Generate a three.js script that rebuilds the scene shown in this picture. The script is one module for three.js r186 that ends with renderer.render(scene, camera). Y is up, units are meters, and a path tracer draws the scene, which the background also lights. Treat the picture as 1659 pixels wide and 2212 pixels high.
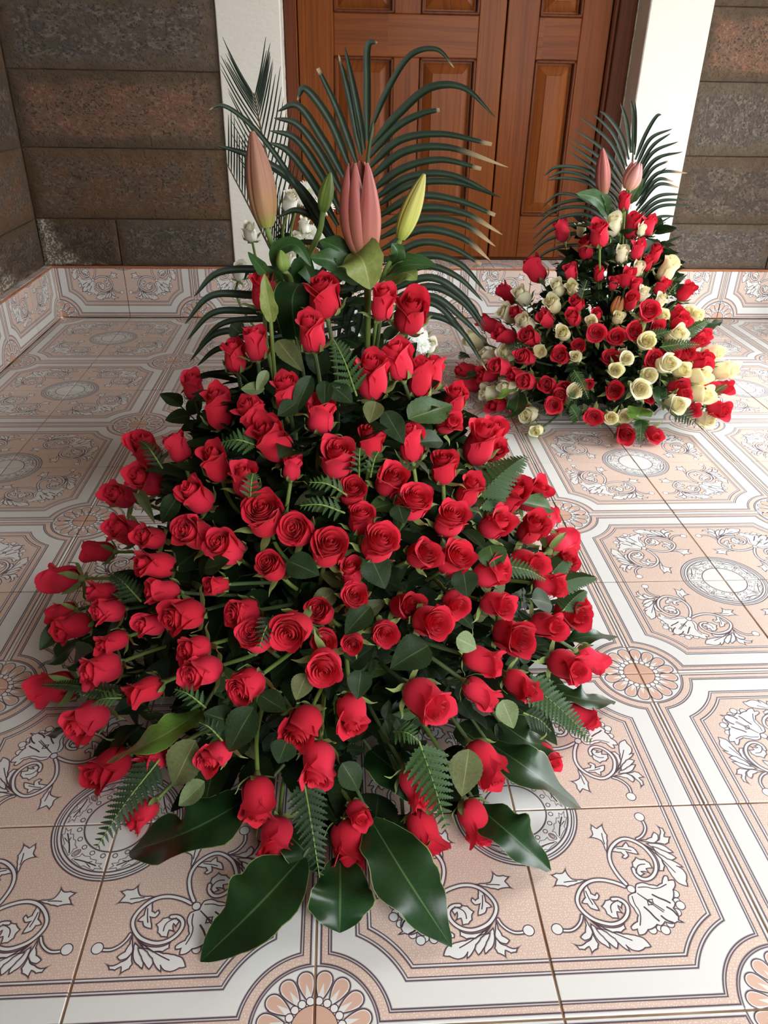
import * as THREE from 'three';
import { mergeGeometries } from 'three/addons/utils/BufferGeometryUtils.js';

// ---------------------------------------------------------------- camera, sky, light, exposure
const scene = new THREE.Scene();
const camera = new THREE.PerspectiveCamera(67.27, 1659 / 2212, 0.05, 200);
{
  const yaw = -0.06236597, pitch = 0.52209448, roll = -0.01936112;
  const Ry = new THREE.Matrix4().set(Math.cos(yaw), 0, -Math.sin(yaw), 0, 0, 1, 0, 0, Math.sin(yaw), 0, Math.cos(yaw), 0, 0, 0, 0, 1);
  const Rx = new THREE.Matrix4().set(1, 0, 0, 0, 0, Math.cos(pitch), -Math.sin(pitch), 0, 0, Math.sin(pitch), Math.cos(pitch), 0, 0, 0, 0, 1);
  const Rz = new THREE.Matrix4().set(Math.cos(roll), -Math.sin(roll), 0, 0, Math.sin(roll), Math.cos(roll), 0, 0, 0, 0, 1, 0, 0, 0, 0, 1);
  camera.quaternion.setFromRotationMatrix(Rz.multiply(Rx).multiply(Ry).transpose());
  camera.position.set(0.0407, 0.9865, 0.4857);
  scene.add(camera);
}
const renderer = new THREE.WebGLRenderer({ antialias: true });
renderer.toneMapping = THREE.LinearToneMapping;
renderer.toneMappingExposure = 1.0;
renderer.shadowMap.enabled = true;
// bright overcast sky beyond the porch: near even, a little brighter overhead
{
  const W = 64, H = 32, d = new Float32Array(W * H * 4);
  for (let y = 0; y < H; y++) for (let x = 0; x < W; x++) { const k = 1 + 0.25 * Math.max(0, Math.sin(((y + 0.5) / H - 0.5) * Math.PI)), i = (y * W + x) * 4; d[i] = 0.93 * k; d[i + 1] = 0.97 * k; d[i + 2] = k; d[i + 3] = 1; }
  const sky = new THREE.DataTexture(d, W, H, THREE.RGBAFormat, THREE.FloatType); sky.mapping = THREE.EquirectangularReflectionMapping; sky.magFilter = sky.minFilter = THREE.LinearFilter; sky.needsUpdate = true;
  scene.background = sky; scene.environment = sky;
}
scene.backgroundIntensity = 9.5;
scene.environmentIntensity = 9.5;

// ---------------------------------------------------------------- helpers
let seedState = 7;
const rnd = () => { seedState = (seedState * 1664525 + 1013904223) >>> 0; return seedState / 4294967296; };
const rr = (a, b) => a + (b - a) * rnd();
const reseed = (n) => { seedState = n >>> 0; rnd(); rnd(); };
const V = (x, y, z) => new THREE.Vector3(x, y, z);
const { clamp, lerp, smoothstep } = THREE.MathUtils;
const used = {};
const numbered = (n) => { used[n] = (used[n] ?? -1) + 1; return used[n] ? n + '_' + String(used[n]).padStart(3, '0') : n; };
function put(name, geo, mat, parent, label) {
  const m = new THREE.Mesh(geo, mat); m.name = name; m.castShadow = m.receiveShadow = true;
  if (label) m.userData.label = label;
  if (parent) parent.add(m);
  return m;
}
function thing(name, label, category, group) {
  const g = new THREE.Group(); g.name = numbered(name); g.userData = { label, category };
  if (group) g.userData.group = group;
  scene.add(g); return g;
}
function setting(name, label) { const g = new THREE.Group(); g.name = numbered(name); g.userData = { kind: 'structure', label }; scene.add(g); return g; }
const hash = (x, y, s) => { let h = Math.imul(x, 374761393) ^ Math.imul(y, 668265263) ^ Math.imul(s, 2246822519); h = Math.imul(h ^ (h >>> 13), 1274126177); return ((h ^ (h >>> 16)) >>> 0) / 4294967296; };
function vnoise(x, y, s) {
  const ix = Math.floor(x), iy = Math.floor(y); let fx = x - ix, fy = y - iy; fx = fx * fx * (3 - 2 * fx); fy = fy * fy * (3 - 2 * fy);
  return lerp(lerp(hash(ix, iy, s), hash(ix + 1, iy, s), fx), lerp(hash(ix, iy + 1, s), hash(ix + 1, iy + 1, s), fx), fy);
}
function fbm(x, y, s, o = 4) { let a = 0.5, t = 0, n = 0; for (let i = 0; i < o; i++) { t += a * vnoise(x, y, s + i); n += a; a *= 0.5; x *= 2.03; y *= 2.03; } return t / n; }
function dataTex(w, h, fn, srgb = true) {
  const d = new Uint8Array(w * h * 4);
  for (let y = 0; y < h; y++) for (let x = 0; x < w; x++) { const c = fn(x / w, y / h), i = (y * w + x) * 4; for (let k = 0; k < 3; k++) d[i + k] = clamp(Array.isArray(c) ? c[k] : c, 0, 255); d[i + 3] = 255; }
  const t = new THREE.DataTexture(d, w, h); t.wrapS = t.wrapT = THREE.RepeatWrapping; t.magFilter = THREE.LinearFilter; t.minFilter = THREE.LinearFilter;
  if (srgb) t.colorSpace = THREE.SRGBColorSpace; t.needsUpdate = true; return t;
}
const mix3 = (a, b, t) => [lerp(a[0], b[0], t), lerp(a[1], b[1], t), lerp(a[2], b[2], t)];
const std = (o) => new THREE.MeshStandardMaterial({ side: THREE.DoubleSide, ...o });
const phys = (o) => new THREE.MeshPhysicalMaterial({ side: THREE.DoubleSide, ...o });
function grid(nu, nv, fn, colors) {                       // fn(u, v, out) -> position; u, v in 0..1
  const p = [], uv = [], c = [], idx = [], o = V();
  for (let j = 0; j <= nv; j++) for (let i = 0; i <= nu; i++) {
    fn(i / nu, j / nv, o); p.push(o.x, o.y, o.z); uv.push(i / nu, j / nv);
    if (colors) c.push(...colors(i / nu, j / nv));
  }
  for (let j = 0; j < nv; j++) for (let i = 0; i < nu; i++) { const a = j * (nu + 1) + i, b = a + nu + 1; idx.push(a, a + 1, b, a + 1, b + 1, b); }
  const g = new THREE.BufferGeometry();
  g.setAttribute('position', new THREE.Float32BufferAttribute(p, 3)); g.setAttribute('uv', new THREE.Float32BufferAttribute(uv, 2));
  if (colors) g.setAttribute('color', new THREE.Float32BufferAttribute(c, 3));
  g.setIndex(idx); g.computeVertexNormals(); return g;
}
const box = (w, h, d, x = 0, y = 0, z = 0) => new THREE.BoxGeometry(w, h, d).translate(x, y, z);
// a box with chamfered edges, from min to max corner
function cbox(x0, y0, z0, x1, y1, z1, b = 0.002) {
  const s = new THREE.Shape(); const w = x1 - x0 - 2 * b, h = y1 - y0 - 2 * b;
  s.moveTo(0, 0); s.lineTo(w, 0); s.lineTo(w, h); s.lineTo(0, h); s.closePath();
  const g = new THREE.ExtrudeGeometry(s, { depth: z1 - z0 - 2 * b, bevelEnabled: true, bevelSize: b, bevelThickness: b, bevelSegments: 1, steps: 1 });
  g.translate(x0 + b, y0 + b, z0 + b); return g;
}
function tube(pts, r0, r1, seg = 8, rad = 6) {            // tapered tube through points
  const c = new THREE.CatmullRomCurve3(pts), fr = c.computeFrenetFrames(seg, false), p = V();
  return grid(rad, seg, (u, v, o) => {
    const k = Math.round(v * seg), a = u * Math.PI * 2, r = lerp(r0, r1, v); c.getPoint(v, p);
    o.copy(p).addScaledVector(fr.normals[k], Math.cos(a) * r).addScaledVector(fr.binormals[k], Math.sin(a) * r);
  });
}

// ---------------------------------------------------------------- glazed tile print: one tile, rosette quarter at (1, 0), medallion quarter at (0, 1)
const ORN = {
  stem:[[430,559],[403,575],[365,589],[325,598],[282,595],[242,576],[210,543],[191,509],[187,483],[194,457],[213,428],[238,404],[278,386],[316,378],[355,386],[386,406],[407,435],[412,465],[400,487],[379,499],[354,498]],
  leaftip:[[103,630],[127,638],[156,637],[174,655],[178,632],[195,605],[241,601],[270,598],[228,586],[196,576],[164,568],[132,576],[104,575],[116,595],[125,608],[114,620]],
  leaftipvein:[[153,591],[179,595],[214,595]],
  inner:[[237,556],[232,511],[209,486],[232,481],[242,459],[276,447],[267,479],[259,502],[283,498],[297,518],[291,531],[278,518],[262,528],[257,555],[254,573]],
  innervein:[[241,542],[246,506],[255,476]],
  curl:[[294,465],[319,492],[355,502],[378,496],[392,474],[381,453],[369,466],[369,449],[377,430],[355,437],[353,405],[326,409],[307,428],[304,452]],
  curlvein:[[377,492],[346,480],[331,459],[331,434]],
  ballstem:[[82,362],[116,355],[152,370],[180,398],[191,425]],
  d1:[[201,414],[199,381],[186,348],[158,327],[172,313],[198,320],[217,343],[210,376]],
  d2:[[217,343],[220,319],[228,295],[219,275],[188,257],[184,285],[161,272],[138,275],[127,293],[150,290],[178,305],[201,316]],
  d3:[[220,384],[221,343],[234,306],[256,287],[273,274],[272,301],[262,333],[246,362]],
  d4:[[238,362],[259,325],[281,292],[303,270],[315,299],[300,327],[272,355]],
  d5:[[218,417],[243,379],[281,344],[308,315],[323,287],[353,258],[346,286],[366,263],[395,256],[428,270],[453,273],[434,310],[410,321],[384,328],[350,333],[305,343],[258,374]],
  d5vein:[[244,383],[312,339],[353,317],[380,304]],
  d6:[[220,411],[259,376],[303,364],[345,367],[369,380],[369,357],[345,342],[305,343],[262,361]],
  acan:[[472,526],[434,512],[426,481],[438,451],[447,416],[433,387],[396,364],[398,350],[421,353],[420,326],[445,329],[468,349],[495,356],[517,371],[534,364],[557,382],[586,372],[614,380],[637,375]],
  ac1:[[449,507],[446,468],[460,441],[456,407],[439,370]],
  ac2:[[488,453],[505,431],[517,405],[531,387]],
  ac3:[[551,408],[564,388],[592,376]],
  acv:[[479,521],[510,491],[542,464],[573,434]],
  acb:[[513,487],[539,490]],
  acb2:[[536,468],[536,486]],
};
function tileTexture() {
  const N = 2048, cv = document.createElement('canvas'); cv.width = cv.height = N;
  const g = cv.getContext('2d'), S = (v) => v * N;
  const WHITE = '#e6e5e0', PEACH = '#ddc2b1', LINE = '#4d3d47', SOFT = 'rgba(85,65,75,0.38)';
  const pc = document.createElement('canvas'); pc.width = pc.height = N; const pg = pc.getContext('2d');
  pg.fillStyle = PEACH; pg.fillRect(0, 0, N, N);
  reseed(11); pg.fillStyle = '#efe0d6';
  for (let j = 0; j < 78; j++) for (let i = 0; i < 78; i++) { const x = (i + (j % 2) * 0.5 + rr(-0.3, 0.3)) / 78, y = (j + rr(-0.3, 0.3)) / 78; pg.beginPath(); pg.arc(S(x), S(y), rr(4.2, 6.8), 0, 7); pg.fill(); }
  g.fillStyle = WHITE; g.fillRect(0, 0, N, N);
  // origin of the bands is the rosette corner; p = 1 - a (canvas x = a), q = b
  const path = (k, R) => { const e = Math.sqrt(R * R - k * k); g.beginPath(); g.moveTo(S(-0.02), S(k)); g.lineTo(S(1 - e), S(k)); g.arc(S(1), 0, S(R), Math.PI - Math.asin(k / R), Math.PI / 2 + Math.asin(k / R), true); g.lineTo(S(1 - k), S(1.02)); };
  const region = (k, R) => { path(k, R); g.lineTo(S(-0.02), S(1.02)); g.closePath(); };
  const stroke = (w, c) => { g.lineWidth = S(w); g.strokeStyle = c; g.lineJoin = 'miter'; g.lineCap = 'round'; g.stroke(); };
  const fillPeach = () => { g.save(); g.clip(); g.drawImage(pc, 0, 0); g.restore(); };
  const line = (k, R, w = 0.0048) => { path(k, R); stroke(w * 2.4, SOFT); path(k, R); stroke(w, LINE); };
  region(0.022, 0.262); fillPeach(); region(0.058, 0.31); g.fillStyle = WHITE; g.fill();
  region(0.176, 0.418); fillPeach();
  path(0.232, 0.471); stroke(0.016, WHITE); path(0.182, 0.424); stroke(0.014, WHITE); path(0.058, 0.312); stroke(0.012, WHITE);
  line(0.022, 0.262); line(0.054, 0.306, 0.0035); line(0.065, 0.317, 0.0045); line(0.174, 0.415, 0.0045); line(0.187, 0.428, 0.0032); line(0.226, 0.464, 0.0045); line(0.24, 0.478, 0.0032);
  // rosette
  g.save(); g.translate(S(1), 0);
  g.beginPath(); g.arc(0, 0, S(0.252), 0, 7); stroke(0.009, SOFT); g.beginPath(); g.arc(0, 0, S(0.252), 0, 7); stroke(0.0035, LINE);
  for (let i = 0; i < 4; i++) {
    g.save(); g.rotate(Math.PI / 2 + (i + 0.5) * Math.PI / 8);
    const petal = () => { g.beginPath(); g.moveTo(S(0.125), S(0.012)); g.quadraticCurveTo(S(0.17), S(0.035), S(0.2), S(0.036)); g.arc(S(0.2), 0, S(0.034), Math.PI / 2, -Math.PI / 2, true); g.quadraticCurveTo(S(0.17), S(-0.035), S(0.125), S(-0.012)); };
    petal(); stroke(0.012, SOFT); petal(); g.fillStyle = '#e6e5e0'; g.fill(); stroke(0.005, LINE);
    g.beginPath(); g.moveTo(S(0.135), S(0.012)); g.quadraticCurveTo(S(0.17), S(0.027), S(0.2), S(0.027)); g.arc(S(0.2), 0, S(0.027), Math.PI / 2, -Math.PI / 2, true); g.quadraticCurveTo(S(0.17), S(-0.027), S(0.135), S(-0.012)); g.lineTo(S(0.185), 0); g.closePath(); g.fillStyle = '#dab49f'; g.fill();
    g.restore();
  }
  for (let i = 0; i < 5; i++) { const t = Math.PI / 2 + (i + 0.5) * Math.PI / 10; g.beginPath(); g.arc(S(0.112) * Math.cos(t), S(0.112) * Math.sin(t), S(0.0165), 0, 7); g.fillStyle = '#eceae4'; g.fill(); stroke(0.004, LINE); }
  g.beginPath(); g.arc(0, 0, S(0.096), 0, 7); g.fillStyle = '#d6ae98'; g.fill(); stroke(0.004, LINE);
  g.restore();
  // medallion
  g.save(); g.translate(0, S(1));
  g.beginPath(); g.arc(0, 0, S(0.315), 0, 7); g.fillStyle = WHITE; g.fill();
  for (const [r, w] of [[0.313, 0.005], [0.299, 0.0035], [0.287, 0.0045], [0.268, 0.005], [0.16, 0.005]]) { g.beginPath(); g.arc(0, 0, S(r), 0, 7); stroke(w * 2.2, SOFT); g.beginPath(); g.arc(0, 0, S(r), 0, 7); stroke(w, LINE); }
  for (let i = 0; i < 5; i++) { const t = -(i + 0.5) * Math.PI / 10; g.beginPath(); g.arc(S(0.183) * Math.cos(t), S(0.183) * Math.sin(t), S(0.011), 0, 7); stroke(0.004, LINE); }
  g.rotate(-Math.PI / 4);
  for (const m of [1, -1]) {
    g.save(); g.scale(1, m);
    const at = (r, deg) => { const t = deg * Math.PI / 180; return [S(r * Math.cos(t)), S(r * Math.sin(t))]; };
    g.beginPath(); g.moveTo(...at(0.258, 4));
    for (const [r, d] of [[0.256, 12], [0.262, 18], [0.252, 20], [0.256, 27], [0.261, 33], [0.25, 33], [0.25, 40], [0.238, 36], [0.226, 38], [0.228, 31], [0.212, 30], [0.214, 22], [0.205, 19], [0.214, 12], [0.212, 7], [0.226, 8], [0.24, 5]]) g.lineTo(...at(r, d));
    g.closePath(); stroke(0.009, SOFT); stroke(0.0042, LINE); g.fillStyle = WHITE; g.fill();
    g.beginPath(); g.moveTo(...at(0.25, 6)); g.quadraticCurveTo(...at(0.232, 16), ...at(0.238, 33)); stroke(0.0065, LINE);
    g.beginPath(); g.moveTo(...at(0.238, 20)); g.lineTo(...at(0.222, 26)); stroke(0.0045, LINE);
    g.beginPath(); g.moveTo(...at(0.24, 22)); g.lineTo(...at(0.251, 28)); stroke(0.0045, LINE);
    g.restore();
  }
  g.beginPath(); g.ellipse(S(0.226), 0, S(0.022), S(0.012), 0, 0, 7); g.fillStyle = WHITE; g.fill(); stroke(0.0042, LINE);
  g.beginPath(); g.ellipse(S(0.225), 0, S(0.014), S(0.0065), 0, 0, 7); g.fillStyle = '#dab49f'; g.fill(); stroke(0.003, LINE);
  g.restore();
  // the scroll and acanthus, drawn once and once mirrored about the tile's diagonal
  const smooth = (pts, close) => {
    g.beginPath(); const n = pts.length, q = pts.map(([x, y]) => [S(x / 1000), S(y / 1000)]);
    if (close) { g.moveTo((q[0][0] + q[n - 1][0]) / 2, (q[0][1] + q[n - 1][1]) / 2); for (let i = 0; i < n; i++) { const b = q[(i + 1) % n]; g.quadraticCurveTo(q[i][0], q[i][1], (q[i][0] + b[0]) / 2, (q[i][1] + b[1]) / 2); } g.closePath(); }
    else { g.moveTo(...q[0]); for (let i = 1; i < n - 1; i++) g.quadraticCurveTo(q[i][0], q[i][1], (q[i][0] + q[i + 1][0]) / 2, (q[i][1] + q[i + 1][1]) / 2); g.lineTo(...q[n - 1]); }
  };
  const sharp = (pts) => { g.beginPath(); pts.forEach(([x, y], i) => { const a = [S(x / 1000), S(y / 1000)]; if (i) { const b = pts[i - 1]; g.quadraticCurveTo(S((x + b[0]) / 2000) + (y - b[1]) * N / 9000, S((y + b[1]) / 2000) - (x - b[0]) * N / 9000, ...a); } else g.moveTo(...a); }); g.closePath(); };
  const leaf = (pts) => { sharp(pts); stroke(0.011, SOFT); sharp(pts); g.fillStyle = '#eae9e5'; g.fill(); stroke(0.0046, LINE); };
  const vein = (pts) => { smooth(pts); stroke(0.005, LINE); };
  const hose = (pts, w) => { smooth(pts); stroke(w + 0.012, SOFT); smooth(pts); stroke(w + 0.004, LINE); smooth(pts); stroke(w - 0.006, '#eae9e5'); };
  for (const m of [0, 1]) {
    g.save(); if (m) g.transform(0, -1, -1, 0, N, N);
    hose(ORN.ballstem, 0.014); leaf(ORN.leaftip); leaf(ORN.d1); leaf(ORN.d3); leaf(ORN.d4); leaf(ORN.d2); leaf(ORN.d5); leaf(ORN.d6); leaf(ORN.inner); leaf(ORN.curl); hose(ORN.stem, 0.019);
    for (const k of ['leaftipvein', 'innervein', 'curlvein', 'd5vein']) vein(ORN[k]);
    const dot = (x, y, r) => { g.beginPath(); g.arc(S(x / 1000), S(y / 1000), S(r / 1000), 0, 7); g.fillStyle = '#ecebe7'; g.fill(); stroke(0.0042, LINE); };
    dot(64, 368, 25); dot(488, 346, 19); dot(524, 352, 16); dot(545, 343, 21); dot(578, 371, 18);
    g.restore();
  }
  const half = ORN.acan, whole = [...half, ...half.slice(0, -1).reverse().map(([x, y]) => [1000 - y, 1000 - x])];
  sharp(whole); stroke(0.01, SOFT); sharp(whole); g.fillStyle = '#eae9e5'; g.fill(); stroke(0.0048, LINE);
  for (const m of [0, 1]) { g.save(); if (m) g.transform(0, -1, -1, 0, N, N); for (const k of ['ac1', 'ac2', 'ac3', 'acv', 'acb', 'acb2']) { smooth(ORN[k]); stroke(k === 'ac2' || k === 'ac3' ? 0.0085 : 0.005, LINE); } g.restore(); }
  g.beginPath(); g.arc(S(0.457), S(0.544), S(0.019), 0, 7); g.fillStyle = '#ecebe7'; g.fill(); stroke(0.0042, LINE);
  const t = new THREE.CanvasTexture(cv); t.colorSpace = THREE.SRGBColorSpace; t.flipY = false; t.magFilter = THREE.LinearFilter; return t;
}
const TILE = tileTexture();
const tileMats = [0, 1, 2].map((k) => phys({ map: TILE, color: new THREE.Color().setScalar([1, 0.97, 0.94][k]), roughness: 0.34, specularIntensity: 0.9, bumpMap: TILE, bumpScale: 0.0004 }));
const groutMat = std({ roughness: 0.95, map: dataTex(256, 256, (x, y) => { const n = fbm(x * 60, y * 60, 3); return mix3([118, 84, 60], [196, 170, 142], clamp(n * 1.8 - 0.4, 0, 1)); }) });
groutMat.map.repeat.set(0.9, 0.9);
const terraMat = std({ roughness: 0.9, map: dataTex(128, 128, (x, y) => mix3([150, 88, 56], [196, 128, 92], fbm(x * 22, y * 22, 8))) });

// stone: exposed quarry face in the middle, cement smeared over the margins
function stoneTex(seed, rock, rock2, smear, lime = 0) {
  const col = dataTex(640, 320, (x, y) => {
    const w = fbm(x * 9, y * 4.5, seed) - 0.5, e = Math.min(x, 1 - x) * 2.1, v = Math.min(y, 1 - y) * 1.0, edge = Math.min(e, v) + w * 0.26;
    const k = smoothstep(edge, 0.08, 0.2), f = fbm(x * 60, y * 30, seed + 20, 3), b = fbm(x * 12, y * 6, seed + 9), pit = smoothstep(fbm(x * 90, y * 45, seed + 31, 2), 0.66, 0.76) * smoothstep(b, 0.3, 0.6);
    let c = mix3(rock, rock2, smoothstep(b + (f - 0.5) * 0.5, 0.38, 0.62));
    c = mix3(c, [c[0] * 1.2 + 8, c[1] * 1.18 + 8, c[2] * 1.14 + 7], smoothstep(f, 0.5, 0.75));
    c = mix3(c, [44, 38, 34], pit * 0.55);
    const s = mix3(smear, [smear[0] * 0.8, smear[1] * 0.8, smear[2] * 0.8], fbm(x * 26, y * 13, seed + 40));
    c = mix3(s, c, k * 0.72); if (lime) { const q = smoothstep(0.2 + (fbm(x * 9, y * 9, 77) - 0.5) * 0.3 - x * 0.9 * (0.35 + y * 0.9), -0.05, 0.12); c = mix3(c, mix3([120, 110, 92], [206, 202, 190], smoothstep(fbm(x * 70, y * 40, 78, 3), 0.42, 0.6)), q * 0.85); } return c;
  });
  const bump = dataTex(640, 320, (x, y) => 255 * clamp(0.15 + fbm(x * 50, y * 25, seed + 20, 4) * 0.9 - 0.5 * smoothstep(fbm(x * 90, y * 45, seed + 31, 2), 0.64, 0.74), 0, 1), false);
  return phys({ map: col, bumpMap: bump, bumpScale: 0.004, roughness: 0.95, specularIntensity: 0.4 });
}
const STONE = {
  lime: stoneTex(252, [70, 62, 56], [92, 82, 74], [100, 82, 64], 1),
  grey: stoneTex(101, [82, 76, 72], [100, 93, 87], [108, 94, 80]), dark: stoneTex(202, [76, 68, 63], [94, 84, 75], [100, 84, 68]),
  peach: stoneTex(303, [128, 92, 76], [112, 90, 76], [102, 86, 70]), brown: stoneTex(404, [104, 78, 62], [92, 82, 74], [110, 88, 67]),
};
const mortarMat = std({ roughness: 0.95, map: dataTex(256, 256, (x, y) => mix3([72, 58, 46], [112, 93, 75], fbm(x * 20, y * 20, 5))) });

const plasterBump = dataTex(512, 512, (x, y) => 255 * (0.5 * fbm(x * 14, y * 60, 61) + 0.5 * fbm(x * 70, y * 140, 62)), false);
const paintMat = phys({ color: '#e4dfd4', roughness: 0.62, bumpMap: plasterBump, bumpScale: 0.0025 });
const puttyMat = std({ roughness: 0.9, map: dataTex(64, 512, (x, y) => fbm(x * 9, y * 90, 71) > 0.63 ? [70, 60, 52] : [205, 198, 186]) });
// varnished hardwood; v runs with the grain
function woodTex(seed, a, b, c) {
  return dataTex(512, 1024, (x, y) => {
    const w = fbm(x * 5, y * 2.2, seed) * 1.6, g = fbm((x + w * 0.05) * 70, y * 3, seed + 5, 3), f = fbm(x * 190, y * 11, seed + 8, 2), t = fbm(x * 6 + w, y * 1.6, seed + 3);
    let k = mix3(a, b, clamp(t * 1.5 - 0.25, 0, 1)); k = mix3(k, c, smoothstep(g, 0.45, 0.8) * 0.38); return mix3(k, [k[0] * 0.66, k[1] * 0.6, k[2] * 0.55], smoothstep(f, 0.6, 0.85) * 0.3);
  });
}
const woodBump = dataTex(512, 512, (x, y) => 255 * (0.55 * fbm(x * 120, y * 8, 91, 3) + 0.45 * fbm(x * 26, y * 30, 92, 3)), false);
const wood = (map) => phys({ map, roughness: 0.55, specularIntensity: 0.25, clearcoat: 0.1, clearcoatRoughness: 0.22, bumpMap: woodBump, bumpScale: 0.0016 });
const WOOD = [wood(woodTex(501, [116, 60, 20], [132, 71, 24], [88, 43, 14])), wood(woodTex(611, [110, 55, 18], [127, 67, 23], [82, 38, 13]))];
const WOODDARK = wood(woodTex(733, [92, 46, 24], [104, 54, 28], [62, 30, 18]));

// leaf prints: midrib along v at u = 0.5, side veins slanting up
function leafTex(base, dark, rib, nv, edge) {
  const t = dataTex(256, 512, (u, v) => {
    const d = Math.abs(u - 0.5) * 2, ph = (v * nv - d * 2.2), s = Math.abs(ph - Math.floor(ph) - 0.5) * 2, n = fbm(u * 16, v * 26, nv);
    let c = mix3(dark, base, clamp(n * 1.5 - 0.25, 0, 1)); c = mix3(c, rib, (smoothstep(s, 0.86, 1) * 0.22) * (1 - d)); c = mix3(c, rib, (1 - smoothstep(d, 0.012, 0.05)) * 0.85);
    if (edge) c = mix3(c, edge, smoothstep(d, 0.965, 0.985)); return c;
  });
  t.wrapS = t.wrapT = THREE.ClampToEdgeWrapping; return t;
}
const leafMat = (tex, rough, o = {}) => phys({ map: tex, roughness: rough, specularIntensity: 0.8, ...o });
const LEAF = {
  k: leafMat(leafTex([28, 43, 21], [18, 31, 15], [62, 76, 44], 9), 0.55, { specularIntensity: 0.4 }),
  d: leafMat(leafTex([38, 57, 27], [26, 42, 20], [82, 98, 56], 9), 0.55, { specularIntensity: 0.45 }), g: leafMat(leafTex([60, 86, 38], [42, 66, 30], [110, 128, 74], 9), 0.55, { specularIntensity: 0.45 }),
  o: leafMat(leafTex([100, 104, 62], [80, 88, 52], [142, 146, 98], 9), 0.62), l: leafMat(leafTex([122, 136, 92], [100, 118, 78], [160, 168, 124], 9), 0.62),
};
const BROAD = leafMat(leafTex([29, 58, 27], [24, 51, 24], [82, 108, 64], 22, [140, 150, 90]), 0.34, { specularIntensity: 0.6, clearcoat: 0.12, clearcoatRoughness: 0.2 });
const BROADLIGHT = leafMat(leafTex([104, 140, 58], [86, 122, 50], [150, 170, 96], 18, [176, 190, 116]), 0.34);
const FERN = [leafMat(leafTex([56, 86, 40], [38, 64, 30], [98, 120, 64], 12), 0.55), leafMat(leafTex([36, 58, 29], [25, 45, 22], [74, 92, 52], 12), 0.55)];
const LILYLEAF = leafMat(leafTex([58, 92, 44], [42, 74, 38], [100, 128, 72], 3), 0.4), LILYPALE = leafMat(leafTex([132, 142, 74], [108, 124, 60], [160, 168, 104], 6), 0.5);
const stemMat = std({ color: new THREE.Color(0.16, 0.24, 0.05), roughness: 0.6 }), stemDark = std({ color: new THREE.Color(0.06, 0.1, 0.03), roughness: 0.65 });
const sepalMat = std({ color: new THREE.Color(0.2, 0.27, 0.08), roughness: 0.6 });
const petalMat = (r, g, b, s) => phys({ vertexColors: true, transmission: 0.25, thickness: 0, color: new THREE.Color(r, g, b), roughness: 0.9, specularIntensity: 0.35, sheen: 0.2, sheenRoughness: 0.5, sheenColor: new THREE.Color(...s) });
const RED = [petalMat(0.76, 0.03, 0.068, [1, 0.3, 0.36]), petalMat(0.72, 0.024, 0.055, [1, 0.26, 0.33]), petalMat(0.64, 0.018, 0.042, [0.9, 0.2, 0.26])];
const CREAM = [petalMat(0.94, 0.91, 0.68, [1, 1, 0.9]), petalMat(0.93, 0.9, 0.6, [1, 1, 0.9])];
CREAM.forEach((m) => { m.transmission = 0.4; });
const WHITE = petalMat(0.88, 0.87, 0.76, [1, 1, 1]);

// ---------------------------------------------------------------- the porch: floor, walls, door, ceiling
const T = 0.30, GAP = 0.0016;
// a tile of the print from (a0, b0) to (a1, b1) of the pattern; rot = quarter turns picked so that rosettes meet at even grid corners
function tileGeo(w, h, uvOf, th = 0.006, b = 0.0008) {
  const x0 = GAP, y0 = GAP, x1 = w - GAP, y1 = h - GAP, p = [], uv = [], idx = [];
  const vert = (x, y, z) => { p.push(x, y, z); uv.push(...uvOf(x, y)); return p.length / 3 - 1; };
  const quad = (a, c, d, e) => { const s = [a, c, d, e].map((q) => vert(...q)); idx.push(s[0], s[1], s[2], s[0], s[2], s[3]); };
  const A = [[x0, y0], [x1, y0], [x1, y1], [x0, y1]], I = [[x0 + b, y0 + b], [x1 - b, y0 + b], [x1 - b, y1 - b], [x0 + b, y1 - b]];
  quad(...I.map(([x, y]) => [x, y, 0]));
  for (let k = 0; k < 4; k++) { const n = (k + 1) % 4; quad([...A[k], -b], [...A[n], -b], [...I[n], 0], [...I[k], 0]); quad([...A[k], -th], [...A[n], -th], [...A[n], -b], [...A[k], -b]); }
  const g = new THREE.BufferGeometry(); g.setAttribute('position', new THREE.Float32BufferAttribute(p, 3)); g.setAttribute('uv', new THREE.Float32BufferAttribute(uv, 2)); g.setIndex(idx);
  const n = g.toNonIndexed(); n.computeVertexNormals(); return n;
}
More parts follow.
